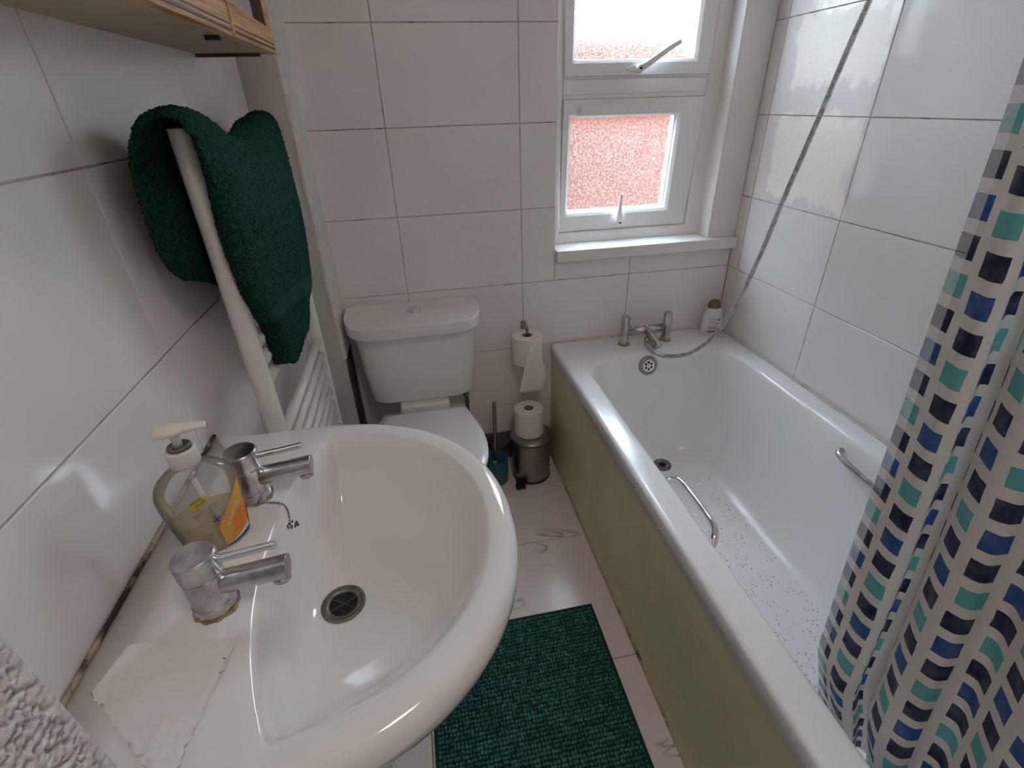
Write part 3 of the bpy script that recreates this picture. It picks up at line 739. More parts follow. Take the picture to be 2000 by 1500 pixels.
# basin taps
def basin_tap(x, y, lab, rot):
    t_ = thing('basin_tap', lab, 'tap', (x, y, ZD), 'pillar taps on the washbasin')
    q = Matrix.Rotation(rot, 3, 'Z'); c = Vector((x, y, ZD))
    def V(a, b, h): return c+q @ Vector((a, b, h))
    bm = B(); lathe(bm, [(.0245, .0), (.0238, .0012), (.0210, .0016)], (x, y, ZD-.0002), 40)
    for v in bm.verts:
        f = 1+.10*noise.noise(v.co*120); v.co.x = x+(v.co.x-x)*f; v.co.y = y+(v.co.y-y)*f
    me_obj('limescale_ring', bm, M_rust, t_)
    bm = B(); lathe(bm, [(.0215, .001), (.0215, .014), (.0205, .0150), (.0205, .0515), (.0198, .0530)], (x, y, ZD), 40); me_obj('body', bm, M_chromeL, t_, bevel=.0005)
    bm = B(); lathe(bm, [(.0195, .0528), (.0205, .0542), (.0212, .0555), (.0215, .0775), (.0195, .0800), (.0, .0805)], (x, y, ZD), 40, cap1=False); me_obj('head', bm, M_chromeL, t_, bevel=.0005)
    bm = B(); tube(bm, [V(.016, 0, .068), V(.045, 0, .0715), V(.080, 0, .0760)], .0042, 14); me_obj('lever', bm, M_chromeC, t_, bevel=.0006)
    bm = B()
    prof = [V(.010, 0, .034), V(.040, 0, .037), V(.062, 0, .0397), V(.0850, 0, .0424)]; rr = []
    for i, p in enumerate(prof): rr.append([p+q @ Vector((0, .0130*math.cos(a), .0130*math.sin(a))) for a in [2*PI*j/24 for j in range(24)]])
    rings(bm, rr, True, True, True); me_obj('spout', bm, M_chromeL, t_, bevel=.0012)
    bm = B(); lathe(bm, [(.0098, 0), (.0098, -.006), (.008, -.0065)], V(.0745, 0, .0305), 20); me_obj('aerator', bm, M_chromeL, t_, smooth=True)
basin_tap(-1.410, -1.240, 'chrome basin tap nearer the camera with rust ring round its foot', .0)
basin_tap(-1.412, -1.062, 'chrome basin tap behind the soap bottle, nearer the radiator', .0)
# plug chain
ch = thing('plug_chain', 'beaded metal plug chain trailing from far basin tap over the bowl edge', 'chain', (-1.40, -1.08, ZD))
cp = catmull([(-1.402, -1.083, ZD+.004), (-1.385, -1.086, ZD+.004), (-1.370, -1.092, ZD+.004), (-1.362, -1.102, ZD+.002), (-1.358, -1.114, ZD-.001), (-1.357, -1.122, ZD-.008)], 10)
bm = B(); d = 0; last = cp[0]
bmesh.ops.create_icosphere(bm, subdivisions=1, radius=.0017, matrix=Matrix.Translation(last))
for p in cp:
    if (p-last).length > .0031: bmesh.ops.create_icosphere(bm, subdivisions=1, radius=.0017, matrix=Matrix.Translation(p)); last = p
for i in range(34):
    a = i*.9; r = .0035+.0035*random.random(); bmesh.ops.create_icosphere(bm, subdivisions=1, radius=.0016, matrix=Matrix.Translation(Vector((-1.352+r*math.cos(a), -1.125+r*math.sin(a)*.8, ZD-.009+.006*random.random()))))
o = me_obj('beads', bm, M_dchrome, ch, smooth=True); o['kind'] = 'stuff'
# soap bottle
SA = .50; SC = (-1.436, -1.138, ZD)
soap = thing('soap_bottle', 'clear pump bottle of orange hand soap between the basin taps', 'bottle', SC)
SP = [(.030, .018, .0), (.035, .022, .003), (.037, .024, .012), (.0405, .0255, .040), (.0440, .0265, .075), (.0435, .0260, .092), (.038, .0240, .106), (.027, .020, .116), (.0175, .0165, .1205), (.0150, .0150, .125)]
SP = [tuple(v) for v in catmull(SP, 5)]
bm = B(); ebottle(bm, SC, SP, SA, 48); me_obj('body', bm, M_clear, soap, smooth=True)
def shrink(prof, d, top):
    out = []
    for w, dd, h in prof:
        if h < top: out.append((w-d, dd-d, max(h, .002)))
    w, dd = interp(prof, top); out.append((w-d, dd-d, top)); out.append((.001, .001, top)); return out
bm = B(); ebottle(bm, SC, shrink(SP, .0015, .050), SA, 40); me_obj('liquid_soap', bm, M_soap, soap, smooth=False)
bm = B(); lathe(bm, [(.0150, .1235), (.0160, .125), (.0160, .143), (.0150, .145), (.0122, .1455), (.0122, .143), (.0, .143)], SC, 32, cap1=False); me_obj('collar', bm, M_collar, soap, smooth=True)
bm = B(); lathe(bm, [(.0118, .1435), (.0118, .1490), (.0100, .1500), (.0095, .1460), (.0, .1460)], SC, 28, cap1=False); me_obj('collar_insert', bm, M_dchrome, soap, smooth=True)
bm = B(); lathe(bm, [(.0050, .142), (.0050, .160), (.0062, .167)], SC, 16); me_obj('pump_stem', bm, M_collar, soap, smooth=True)
bm = B(); P = [Vector(SC)+Vector((0, 0, .10)), Vector(SC)+Vector((.004, .003, .004))]; tube(bm, P, .0028, 10); me_obj('dip_tube', bm, M_collar, soap, smooth=True)
bm = B(); nd = Vector((math.cos(.22), math.sin(.22), 0)); sd = Vector((-nd.y, nd.x, 0)); c0 = Vector(SC)+Vector((0, 0, .169)); rr = []
for s_, w, h, dz in ((-.0185, .003, .004, 0), (-.0165, .0085, .0055, .0), (-.010, .0115, .0065, .000), (.0, .0110, .0065, .0), (.008, .0080, .0055, .0), (.020, .0058, .0048, .000), (.031, .0050, .0042, -.0012), (.033, .0040, .0035, -.002)):
    rr.append([c0+nd*s_+sd*w*math.cos(a)+Vector((0, 0, h*math.sin(a)+dz)) for a in [2*PI*j/18 for j in range(18)]])
rings(bm, rr, True, True, True); me_obj('pump_nozzle', bm, M_pump, soap, smooth=True)
bm = B(); patch(bm, SC, SP, SA, [(.004, .006), (.034, .014), (.040, .088), (.004, .040)], .0007, 12, 10); me_obj('label', bm, M_orl, soap)
bm = B(); patch(bm, SC, SP, SA, [(.016, .018), (.0345, .022), (.038, .056), (.020, .040)], .0010, 8, 6); me_obj('label_fruit', bm, M_orf, soap)
bm = B(); patch(bm, SC, SP, SA, [(.004, .003), (.0335, .010), (.0345, .020), (.012, .008)], .0011, 10, 3); me_obj('label_swash', bm, M_wht, soap)
bm = B(); patch(bm, SC, SP, SA, [(.004, .0025), (.0330, .0095), (.0333, .0125), (.006, .0050)], .0013, 10, 2); me_obj('label_stripe', bm, M_blue, soap)
bm = B(); patch(bm, SC, SP, SA, [(-.012, .076), (.006, .083), (.003, .092), (-.015, .085)], .0008); me_obj('sticker', bm, M_yel, soap)
text_on('MEGA', 1, .0052, -.0062, .0850, SC, SP, SA, M_ink, soap, .37, .0012); text_on('VALUE', 1, .0048, -.0040, .0805, SC, SP, SA, M_ink, soap, .37, .0012)
text_on('PRO', 1, .0155, .001, .0625, SC, SP, SA, M_greytxt, soap, .33); text_on('C', 1, .013, .0165, .0495, SC, SP, SA, M_greytxt, soap, .33)
text_on('+', 1, .020, .0075, .0445, SC, SP, SA, M_blue, soap, .33); text_on('with milk and honey', .8, .0048, .022, .046, SC, SP, SA, M_wht, soap, .95, .0014)
# tissue on the basin deck
bm = B(); corners = [Vector((-1.497, -1.318)), Vector((-1.395, -1.418)), Vector((-1.376, -1.291)), Vector((-1.483, -1.272))]
nu = 40; g = []
for i in range(nu+1):
    row = []
    for j in range(nu+1):
        a, b = i/nu, j/nu
        p = corners[0].lerp(corners[1], a).lerp(corners[3].lerp(corners[2], a), b)
        e = noise.noise(Vector((a*9, b*9, 7)))*.0018
        if a > .97 or b < .03 or b > .98: p = p+Vector((noise.noise(Vector((a*30, b*30, 1)))*.0050, noise.noise(Vector((a*30, b*30, 5)))*.0050))
        if i == nu: e += .0012*abs(noise.noise(Vector((0, b*40, 0))))
        z = ZD+.0017+abs(e)+.0022*max(0, noise.noise(Vector((a*4, b*2.5, 2))))+(.0018*abs(noise.noise(Vector((a*50, b*30, 4)))) if a > .9 else 0)
        row.append(bm.verts.new((p.x, p.y, z)))
    g.append(row)
for i in range(nu):
    for j in range(nu): bm.faces.new((g[i][j], g[i+1][j], g[i+1][j+1], g[i][j+1]))
M_tis = simple('thin_tissue', (.80, .775, .75), .95, bumps=.5, bscale=45, bdist=.004)
tag(me_obj('tissue_sheet', bm, M_tis, smooth=True, origin=(-1.43, -1.34, ZD)), 'thin crumpled sheet of tissue lying flat on the near basin deck', 'tissue')

# ------------------------------------------------------------------ towel radiator and towel
RX = -1.445
rad_ = thing('towel_radiator', 'cream ladder towel radiator on the tiled wall beside the basin', 'radiator', (RX, -.59, .45))
def post(y):
    bm = B(); rings(bm, [[Vector((RX+.017*math.cos(a), y+.0205*math.sin(a), z)) for a in [2*PI*i/20 for i in range(20)]] for z in (.452, .456, 1.290, 1.295)], True, True, True)
    me_obj('post', bm, M_radw, rad_, bevel=.0015)
YP0, YP1 = -.818, -.356
post(YP0); post(YP1)
rz = [.500+.0388*i for i in range(8)]+[.888+.0388*i for i in range(4)]+[1.10+.0388*i for i in range(4)]
for z in rz:
    bm = B(); tube(bm, [(RX+.004, YP0+.010, z), (RX+.006, (YP0+YP1)/2, z), (RX+.004, YP1-.010, z)], .0112, 14); me_obj('rung', bm, M_radw, rad_, smooth=True)
for y in (YP0+.14, YP1-.07):
    for z in (1.005, .60):
        bm = B(); tube(bm, [(XL+.001, y, z), (RX-.004, y, z)], .011, 12); me_obj('wall_bracket', bm, M_plas, rad_, smooth=True)
for y in (YP0, YP1):
    bm = B(); lathe(bm, [(.011, .0), (.011, .42), (.015, .421), (.015, .455)], (RX, y, .0), 14); me_obj('supply_pipe', bm, M_chromeL, rad_, smooth=True)
# towel: control grid, columns = across (left -> right), rows = front bottom -> over the top -> back bottom
def tw():
    cols = 5
    F = {  # row : list of (x, y, z)
      0: [(-1.404, -.772, .905), (-1.402, -.735, .890), (-1.398, -.680, .905), (-1.398, -.610, .905), (-1.402, -.560, .930)],
      1: [(-1.402, -.790, .985), (-1.398, -.720, .975), (-1.394, -.640, .965), (-1.394, -.560, .955), (-1.402, -.490, .950)],
      2: [(-1.400, -.838, 1.060), (-1.394, -.730, 1.060), (-1.388, -.630, 1.050), (-1.392, -.520, 1.030), (-1.402, -.435, 1.010)],
      3: [(-1.400, -.856, 1.155), (-1.390, -.750, 1.155), (-1.384, -.640, 1.150), (-1.388, -.520, 1.130), (-1.402, -.405, 1.110)],
      4: [(-1.402, -.866, 1.235), (-1.392, -.760, 1.235), (-1.390, -.650, 1.225), (-1.388, -.520, 1.220), (-1.404, -.395, 1.200)],
      5: [(-1.410, -.872, 1.290), (-1.405, -.780, 1.285), (-1.412, -.660, 1.262), (-1.405, -.500, 1.278), (-1.412, -.390, 1.285)],
      6: [(-1.430, -.874, 1.312), (-1.432, -.800, 1.311), (-1.436, -.650, 1.272), (-1.432, -.440, 1.302), (-1.434, -.365, 1.306)],
      7: [(-1.462, -.880, 1.305), (-1.462, -.800, 1.305), (-1.462, -.650, 1.262), (-1.462, -.440, 1.296), (-1.462, -.345, 1.296)],
      8: [(-1.484, -.888, 1.260), (-1.480, -.800, 1.255), (-1.476, -.650, 1.235), (-1.476, -.440, 1.25), (-1.478, -.340, 1.25)],
      9: [(-1.486, -.900, 1.180), (-1.482, -.800, 1.170), (-1.478, -.650, 1.150), (-1.478, -.440, 1.16), (-1.478, -.340, 1.16)],
      10: [(-1.484, -.893, 1.125), (-1.482, -.800, 1.090), (-1.478, -.650, 1.040), (-1.478, -.440, 1.04), (-1.478, -.350, 1.04)],
      11: [(-1.482, -.862, 1.098), (-1.480, -.790, 1.072), (-1.478, -.650, 1.010), (-1.478, -.440, 1.00), (-1.478, -.350, 1.00)]}
    rws = [catmull([(F[i][0][0]-(.028, .028, .028, .026, .016, .004, 0, 0, 0, 0, 0, 0)[i], F[i][0][1]-.003+(.010 if i < 5 else 0), F[i][0][2])]+F[i], 40) for i in range(12)]
    n = len(rws[0]); colsP = [catmull([rws[i][j] for i in range(12)], 36) for j in range(n)]
    return colsP
CP = tw()
def towel_mesh(i0, i1, off, thick, fuzz):
    bm = B(); m_ = len(CP[0]); outs = []; ins = []
    for j in range(len(CP)):
        a, b = [], []
        for i in range(i0, i1+1):
            p = CP[j][i]
            du = CP[min(j+1, len(CP)-1)][i]-CP[max(j-1, 0)][i]; dv = CP[j][min(i+1, m_-1)]-CP[j][max(i-1, 0)]
            nn = du.cross(dv).normalized()
            if i < 180 and nn.x < 0: nn = -nn
            wav = .0045*noise.noise(Vector((p.y*16, p.z*5, 0)))
            fz = fuzz*(noise.noise(p*620)+.7*noise.noise(p*300)) if fuzz else 0.
            jit = Vector((0, noise.noise(p*400), noise.noise(p*400+Vector((9, 9, 9)))))*fuzz*.7 if fuzz else Vector((0, 0, 0))
            q0 = p+nn*wav
            a.append(bm.verts.new(q0+nn*(off+thick/2+fz)+jit)); b.append(bm.verts.new(q0-nn*(off+thick/2+fz)+jit))
        outs.append(a); ins.append(b)
    nj, ni = len(outs), len(outs[0])
    for j in range(nj-1):
        for i in range(ni-1):
            bm.faces.new((outs[j][i], outs[j+1][i], outs[j+1][i+1], outs[j][i+1])); bm.faces.new((ins[j][i], ins[j][i+1], ins[j+1][i+1], ins[j+1][i]))
    for j in range(nj-1):
        bm.faces.new((outs[j][0], ins[j][0], ins[j+1][0], outs[j+1][0])); bm.faces.new((outs[j][-1], outs[j+1][-1], ins[j+1][-1], ins[j][-1]))
    for i in range(ni-1):
        bm.faces.new((outs[0][i], outs[0][i+1], ins[0][i+1], ins[0][i])); bm.faces.new((outs[-1][i], ins[-1][i], ins[-1][i+1], outs[-1][i+1]))
    return bm
tow = thing('towel', 'dark green terry towel hung over the towel radiator', 'towel', (-1.44, -.62, 1.30))
me_obj('cloth', towel_mesh(0, len(CP[0])-1, 0, .0065, .0026), M_towel, tow, smooth=True)
me_obj('woven_band', towel_mesh(43, 56, 0, .0098, .0), M_band, tow, smooth=True)
bm = B(); tube(bm, [CP[42][i]+Vector((.0040, 0, 0)) for i in range(0, 186)], .0016, 6); me_obj('stitched_hem', bm, M_band, tow, smooth=True)

# ------------------------------------------------------------------ cabinet
cabt = thing('wall_cabinet', 'oak wall cabinet with mirrored door above the basin', 'cabinet', (-1.45, -.80, 1.405))
CZ, CF = 1.408, -1.392
bm = B(); box(bm, XL+.001, CF-.002, -1.25, -.425, CZ+.002, 1.92); me_obj('carcass', bm, M_under, cabt, bevel=.001)
bm = B(); box(bm, XL+.002, CF, -.424, -.412, CZ, 1.92); me_obj('side_panel', bm, M_oak, cabt, bevel=.001)
bm = B(); box(bm, XL+.002, CF-.012, -.4255, -.4105, CZ-.0035, CZ+.0015); me_obj('bottom_lipping', bm, M_oakdark, cabt, bevel=.0008)
def door(y0, y1, inset_mat, name='door'):
    bm = B(); fw_ = .048
    zt = 1.92
    box(bm, CF, CF+.018, y0, y1, CZ, CZ+.042); box(bm, CF, CF+.018, y0, y1, zt-.05, zt)
    box(bm, CF, CF+.018, y0, y0+fw_, CZ+.042, zt-.05); box(bm, CF, CF+.018, y1-fw_, y1, CZ+.042, zt-.05)
    d_ = me_obj('door', bm, M_oak, cabt, bevel=.0012)
    bm = B(); box(bm, CF+.002, CF+.010, y0+fw_-.002, y1-fw_+.002, CZ+.040, zt-.048); me_obj('door_panel', bm, inset_mat, d_)
    bm = B(); box(bm, CF+.0175, CF+.0195, y0+.008, y1-.008, CZ+.006, CZ+.009); box(bm, CF+.0175, CF+.0190, y0+.008, y1-.008, CZ+.014, CZ+.0158); box(bm, CF+.006, CF+.0192, y1-fw_-.0035, y1-fw_, CZ+.040, zt-.048); me_obj('door_moulding', bm, M_oakdark, d_)
door(-.698, -.414, M_mirror); door(-1.25, -.706, M_oak)
bm = B(); box(bm, CF+.001, CF+.006, -.7055, -.6985, CZ+.003, 1.92); me_obj('divider', bm, M_oakdark, cabt)
bm = B(); box(bm, CF-.022, CF-.002, -.708, -.698, CZ-.004, CZ+.003); me_obj('door_catch', bm, M_dark, cabt)

# ------------------------------------------------------------------ toilet
wc = thing('toilet', 'white close-coupled toilet with closed lid against the back wall', 'toilet', (-1.185, -.40, 0))
def dee(xc, w, yb, yf, sq, z, n=40, off=0.):
    """D outline: straight back at yb, bowed front reaching yf at the centre"""
    pts = []
    hw = w/2-off; ybk = yb-off
    for i in range(n+1):
        a = PI*i/n; cx_ = -math.cos(a); sy_ = math.sin(a)
        x = xc+hw*math.copysign(abs(cx_)**(2/sq), cx_); y = (ybk-.055)-(ybk-.055-yf-off)*abs(sy_)**(2/2.2)
        pts.append(Vector((x, y, z)))
    pts.append(Vector((xc+hw, ybk-.012, z))); pts.append(Vector((xc+hw-.012, ybk, z))); pts.append(Vector((xc-hw+.012, ybk, z))); pts.append(Vector((xc-hw, ybk-.012, z)))
    return pts
XC = -1.186
bm = B(); rings(bm, [dee(XC, .350, -.010, -.165, 7, .425, off=.016), dee(XC, .362, -.008, -.172, 7, .432), dee(XC, .388, -.008, -.186, 7, .55), dee(XC, .408, -.008, -.196, 7, .695)], True, True, True)
for v in bm.verts:
    if v.co.z < .50:
        pass
me_obj('cistern', bm, M_cer, wc, bevel=.006, seg=3)
# rounded lower corners of the cistern
o = wc.children[0]
for v in o.data.vertices:
    pass
bm = B(); rings(bm, [dee(XC, .438, -.004, -.230, 7, .690, off=.002), dee(XC, .444, -.003, -.233, 7, .698), dee(XC, .444, -.003, -.233, 7, .7325), dee(XC, .424, -.012, -.222, 6, .7326, off=.004), dee(XC, .395, -.035, -.208, 3.2, .7326, off=.004), dee(XC, .385, -.038, -.204, 3.2, .7305, off=.006)], True, True, True)
me_obj('cistern_lid', bm, M_cer, wc, bevel=.0045, seg=3)
bm = B(); lathe(bm, [(.023, .0), (.023, .004), (.020, .0055), (.0185, .0065), (.0, .0085)], (-1.183, -.098, .7305), 32, cap1=False); me_obj('flush_button', bm, M_chromeC, wc, smooth=True)
bm = B(); box(bm, -1.27, -1.10, -.20, -.03, .36, .43); me_obj('cistern_seating', bm, M_cer, wc, bevel=.01)
def oval(xc, w, yb, yf, z, n=48, bw=.270):
    # straight back edge of width bw with tight corners, sides flaring to w, round front
    pts = []; ym = yb-.22
    def side(t): return bw/2+(w-bw)/2*math.sin(t*PI/2)
    pts += [Vector((xc+bw/2-.006, yb, z)), Vector((xc-bw/2+.006, yb, z)), Vector((xc-bw/2, yb-.006, z))]
    for i in range(1, 12): t = i/12; pts.append(Vector((xc-side(t), yb-.006+(ym-yb+.006)*t, z)))
    for i in range(0, 25):
        a = PI*i/24; pts.append(Vector((xc-w/2*math.cos(a), ym-(ym-yf)*abs(math.sin(a))**.92, z)))
    for i in range(11, 0, -1): t = i/12; pts.append(Vector((xc+side(t), yb-.006+(ym-yb+.006)*t, z)))
    pts.append(Vector((xc+bw/2, yb-.006, z)))
    return pts
SXC = -1.188
bm = B(); rings(bm, [oval(SXC, .355, -.212, -.655, .397), oval(SXC, .362, -.210, -.660, .403), oval(SXC, .362, -.210, -.660, .412)], True, True, True); me_obj('seat', bm, M_plas, wc, bevel=.002)
bm = B(); rings(bm, [oval(SXC, .350, -.238, -.662, .413), oval(SXC, .356, -.236, -.668, .417), oval(SXC, .356, -.236, -.668, .426), oval(SXC, .352, -.238, -.665, .4288), oval(SXC, .30, -.25, -.62, .430, bw=.22)], True, True, True); me_obj('seat_lid', bm, M_plas, wc, smooth=True)
bm = B()
rr = [oval(SXC, .23, -.12, -.52, .0, bw=.18), oval(SXC, .21, -.12, -.50, .05, bw=.16), oval(SXC, .20, -.12, -.48, .15, bw=.16), oval(SXC, .26, -.13, -.56, .28, bw=.20), oval(SXC, .335, -.15, -.635, .36, bw=.24), oval(SXC, .345, -.16, -.645, .395)]
rings(bm, rr, True, True, True); me_obj('pan', bm, M_cer, wc, smooth=True)
bm = B(); tube(bm, catmull([(-1.035, -.06, .425), (-1.035, -.055, .38), (-1.030, -.040, .33), (-1.032, -.035, .22), (-1.035, -.03, .06)], 6), .0075, 10)
lathe(bm, [(.0105, 0), (.0105, .022), (.0085, .024)], (-1.034, -.052, .360), 8); me_obj('water_inlet', bm, M_dchrome, wc, smooth=False)

# ------------------------------------------------------------------ brush, bin, rolls
br = thing('toilet_brush', 'toilet brush with grey handle in an open teal pot', 'toilet brush', (-.944, -.135, 0))
bm = B(); lathe(bm, [(.044, 0), (.046, .003), (.047, .11), (.0445, .113), (.0415, .110), (.040, .01), (.0, .01)], (-.944, -.135, 0), 36, cap1=False); me_obj('pot', bm, M_teal, br, smooth=True)
bm = B(); tube(bm, [(-.948, -.128, .075), (-.941, -.120, .200), (-.936, -.112, .350)], .0072, 14); me_obj('handle', bm, M_steel, br, bevel=.001)
bm = B(); lathe(bm, [(.012, .0), (.013, .012), (.008, .022)], (-.948, -.129, .070), 16); me_obj('handle_collar', bm, M_greytxt, br, smooth=True)
bm = B(); bmesh.ops.create_icosphere(bm, subdivisions=3, radius=.030, matrix=Matrix.Translation((-.947, -.132, .045)))
for v in bm.verts: v.co += (v.co-Vector((-.947, -.132, .045)))*.25*noise.noise(v.co*300)
me_obj('brush_head', bm, M_dark, br)
bn = thing('pedal_bin', 'small brushed steel pedal bin beside the bath panel', 'bin', (-.800, -.128, 0))
bc = (-.800, -.128, 0)
bm = B(); lathe(bm, [(.073, .0), (.0755, .003), (.0755, .012)], bc, 40); me_obj('base_ring', bm, M_dark, bn, smooth=True)
bm = B(); lathe(bm, [(.0735, .012), (.0735, .182)], bc, 48); me_obj('bin_body', bm, M_steel, bn, smooth=False, bevel=.001)
bm = B(); lathe(bm, [(.0765, .180), (.0765, .188)], bc, 48); me_obj('bin_rim', bm, M_dark, bn, bevel=.001)
bm = B(); lathe(bm, [(.0800, .187), (.0820, .190), (.0800, .196), (.060, .2005), (.0, .2015)], bc, 48, cap1=False); me_obj('bin_lid', bm, M_steel, bn, smooth=True)
bm = B(); box(bm, -.880, -.842, -.222, -.192, .006, .012); box(bm, -.874, -.850, -.200, -.165, .008, .012); me_obj('pedal', bm, M_dark, bn, bevel=.003)
def roll(c, r, h, lab, name='toilet_roll', ri=.0185):
    t_ = thing(name, lab, 'toilet roll', c, 'toilet rolls')
    bm = B(); rr = []; n = 56
    pr = [(ri, 0), (r-.002, 0), (r, .002), (r, h-.002), (r-.002, h), (ri, h), (ri, 0)]
    for a, b in pr: rr.append([Vector((c[0]+a*math.cos(2*PI*i/n), c[1]+a*math.sin(2*PI*i/n), c[2]+b)) for i in range(n)])
    rings(bm, rr); bmesh.ops.remove_doubles(bm, verts=bm.verts, dist=1e-6); me_obj('paper', bm, M_paper, t_, bevel=.001)
    bm = B(); rr = []
    for a, b in [(ri, .001), (ri, h-.001), (ri-.0012, h-.001), (ri-.0012, .001), (ri, .001)]: rr.append([Vector((c[0]+a*math.cos(2*PI*i/n), c[1]+a*math.sin(2*PI*i/n), c[2]+b)) for i in range(n)])
    rings(bm, rr); me_obj('cardboard_core', bm, M_card, t_, smooth=True)
    bm = B(); lathe(bm, [(ri-.002, .004), (ri-.002, .006)], c, 24); me_obj('core_shadow', bm, M_card, t_) if name == 'x' else bm.free()
    return t_
roll((-.806, -.118, .2017), .056, .108, 'spare toilet roll standing on the steel bin lid')
r1 = roll((-.797, -.062, .480), .0545, .105, 'toilet roll on the wall hook with a loose sheet hanging')
bm = B(); g = []
F = [[(-.800, -.1195, .567), (-.793, -.1185, .567)], [(-.815, -.1205, .520), (-.772, -.1190, .535)], [(-.825, -.1215, .465), (-.750, -.1110, .490)], [(-.832, -.121, .425), (-.732, -.108, .450)], [(-.838, -.118, .395), (-.742, -.112, .420)], [(-.842, -.114, .378), (-.752, -.114, .372)]]
for a, b in F: g.append([bm.verts.new(Vector(a).lerp(Vector(b), k/6)+Vector((0, -.002*math.sin(k/6*PI*2), 0))) for k in range(7)])
for i in range(5):
    for j in range(6): bm.faces.new((g[i][j], g[i][j+1], g[i+1][j+1], g[i+1][j]))
o = me_obj('loose_sheet', bm, M_paper, r1, smooth=True, subsurf=1); sol = o.modifiers.new('s', 'SOLIDIFY'); sol.thickness = .0006
hk = thing('roll_holder', 'chrome wall hook carrying the upper toilet roll', 'holder', (-.797, 0, .60))
bm = B(); box(bm, -.808, -.784, -.006, .0, .586, .616); me_obj('plate', bm, M_chrome, hk, bevel=.001)
bm = B(); box(bm, -.803, -.790, -.066, -.005, .604, .609); box(bm, -.801, -.793, -.066, -.060, .50, .608); me_obj('arm', bm, M_steel, hk, bevel=.001)

# ------------------------------------------------------------------ bath mat
bmat = thing('bath_mat', 'dark green chenille bath mat on the floor beside the bath', 'mat', (-1.0, -1.16, 0))
mx0, mx1, my0, my1 = -1.246, -.762, -1.56, -.757
bm = B(); box(bm, mx0, mx1, my0, my1, .0008, .007); 
o = me_obj('backing', bm, M_matb, bmat, bevel=.003)
ico = B(); bmesh.ops.create_icosphere(ico, subdivisions=1, radius=1.); iv = [v.co.copy() for v in ico.verts]; iff = [[v.index for v in f.verts] for f in ico.faces]; ico.free()
vs, fs = [], []
dx, dy = .0088, .0102
ny_ = int((my1-my0-.014)/dy); nx_ = int((mx1-mx0-.014)/dx)
for j in range(ny_):
    for i in range(nx_):
        x = mx0+.011+i*dx+random.uniform(-.0016, .0016)+(dx/2 if j % 2 else 0)*.3; y = my0+.011+j*dy+random.uniform(-.0013, .0013)
        r = random.uniform(.0044, .0057); h = random.uniform(.9, 1.35); k0 = len(vs)
        for v in iv: vs.append((x+1.0+v.x*r*1.0, y+1.16+v.y*r*.95, .0095+v.z*r*h))
        for f in iff: fs.append([k0+q_ for q_ in f])
me = bpy.data.meshes.new('pile'); me.from_pydata(vs, [], fs); me.shade_smooth(); me.materials.append(M_mat)
o = bpy.data.objects.new('pile', me); COL.objects.link(o); o.parent = bmat; o['kind'] = 'stuff'

# ------------------------------------------------------------------ shower curtain
cur = thing('shower_curtain', 'white shower curtain with navy, blue and teal squares tucked inside bath', 'curtain', (-.57, -1.45, 2.0))
def sheet(u0, u1, name, mat, extra=0.):
    """u = arclength across the cloth from its free edge"""
    bm = B(); uvl = bm.loops.layers.uv.new('UVMap'); NZ = 90; zt, zb_ = 2.0, .30; nu = max(8, int((u1-u0)/.004)); g = []
    for k in range(NZ+1):
        z = zb_+(zt-zb_)*k/NZ; g.append([])
        h = (z-.40)/1.6
        xs, ys = plan(z)
        for i in range(nu+1):
            u = u0+(u1-u0)*i/nu; x, y = at(xs, ys, u)
            g[-1].append((bm.verts.new((x+extra, y, z)), u, z))
    for k in range(NZ):
        for i in range(nu):
            q4 = [g[k][i], g[k][i+1], g[k+1][i+1], g[k+1][i]]
            f = bm.faces.new([a[0] for a in q4])
            for lp, a in zip(f.loops, q4): lp[uvl].uv = (a[1]+.010, a[2])
    return me_obj(name, bm, mat, cur, smooth=True)
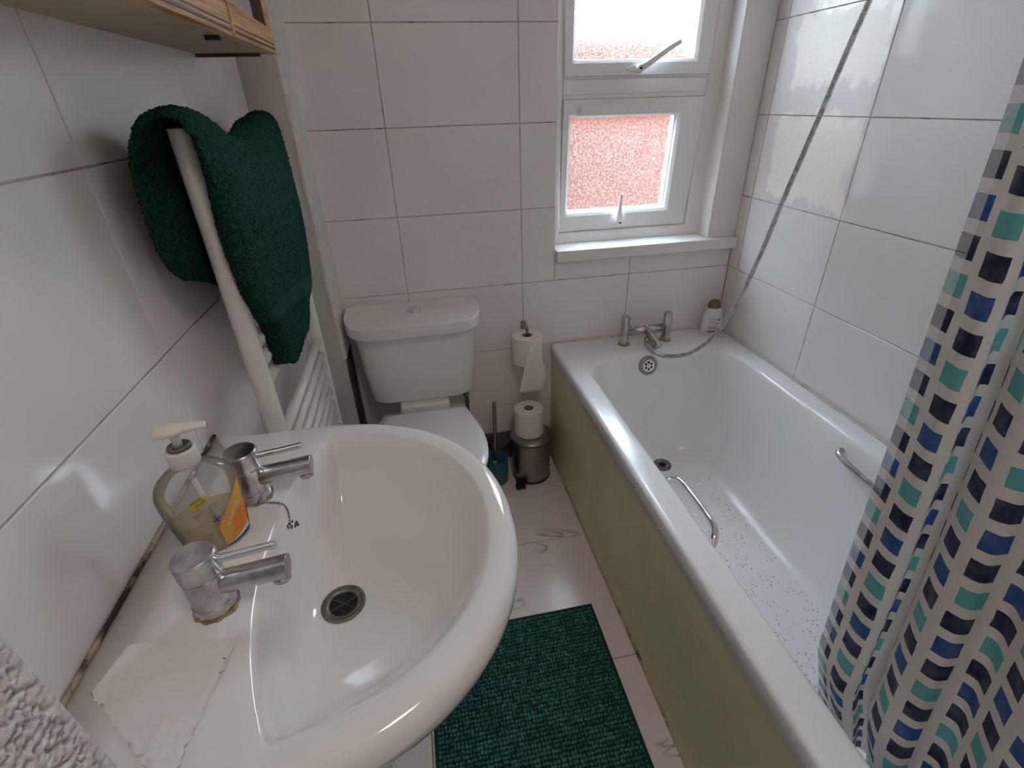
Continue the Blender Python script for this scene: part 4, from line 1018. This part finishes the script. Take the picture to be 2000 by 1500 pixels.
# plan of the folds: control points (distance along y from free edge, x offset)
FOLD = [(0, .012), (.030, .004), (.070, -.004), (.084, .010), (.072, .034), (.088, .040), (.110, .012), (.150, -.012), (.176, -.006), (.182, .016), (.200, .026), (.226, .010), (.270, -.014), (.305, -.016), (.330, .010), (.350, .030), (.380, .000), (.420, -.015), (.450, .01), (.48, .03), (.52, .0)]
def plan(z):
    t = max(0., min(1., (z-.40)/1.2))
    edge = -1.262+.080*t; comp = 1.0-.30*t; amp = 1.05-.15*t
    inn = .060*max(0., min(1., (.50-z)/.20))
    P = catmull([(-.578+inn+b*amp+.004*noise.noise(Vector((a*20, z*3.0, 0))), edge-a*comp+.004*noise.noise(Vector((a*20, z*2.5, 8))), 0) for a, b in FOLD], 10)
    d = [0.]
    for a, b in zip(P[:-1], P[1:]): d.append(d[-1]+(b-a).length)
    # fixed cloth width: keep squares the same at every height
    return P, [x/d[-1]*.80 for x in d]
def at(P, d, u):
    lo_, hi_ = 0, len(d)-1
    while hi_-lo_ > 1:
        m_ = (lo_+hi_)//2
        if d[m_] <= u: lo_ = m_
        else: hi_ = m_
    f = (u-d[lo_])/max(1e-9, d[hi_]-d[lo_]); p = P[lo_].lerp(P[hi_], f); return p.x, p.y
sheet(.022, .80, 'fabric', M_cur); sheet(.0, .022, 'clear_hem', M_hem)
rl = thing('curtain_rail', 'white curtain rail over the outer edge of the bath', 'rail', (-.57, -1.15, 2.03))
bm = B(); tube(bm, [(-.570, YF+.002, 2.02), (-.570, -.002, 2.02)], .0125, 16); me_obj('rail', bm, M_plas, rl, smooth=True)
for y in (-.006, YF+.006):
    bm = B(); lathe(bm, [(.028, -.005), (.028, .005)], (-.570, y, 2.02), 24, (0, 1, 0)); me_obj('wall_flange', bm, M_plas, rl, bevel=.001)
# unseen lamp body, added to go with the fill light set at the top
cl = thing('fill_lamp', 'unseen round white lamp body added for the fill light', 'lamp', (-.90, -1.75, 2.26))
bm = B(); lathe(bm, [(.17, .0), (.17, -.03), (.155, -.034)], (-.90, -1.75, 2.2995), 40); me_obj('fill_lamp_body', bm, M_plas, cl, smooth=True)
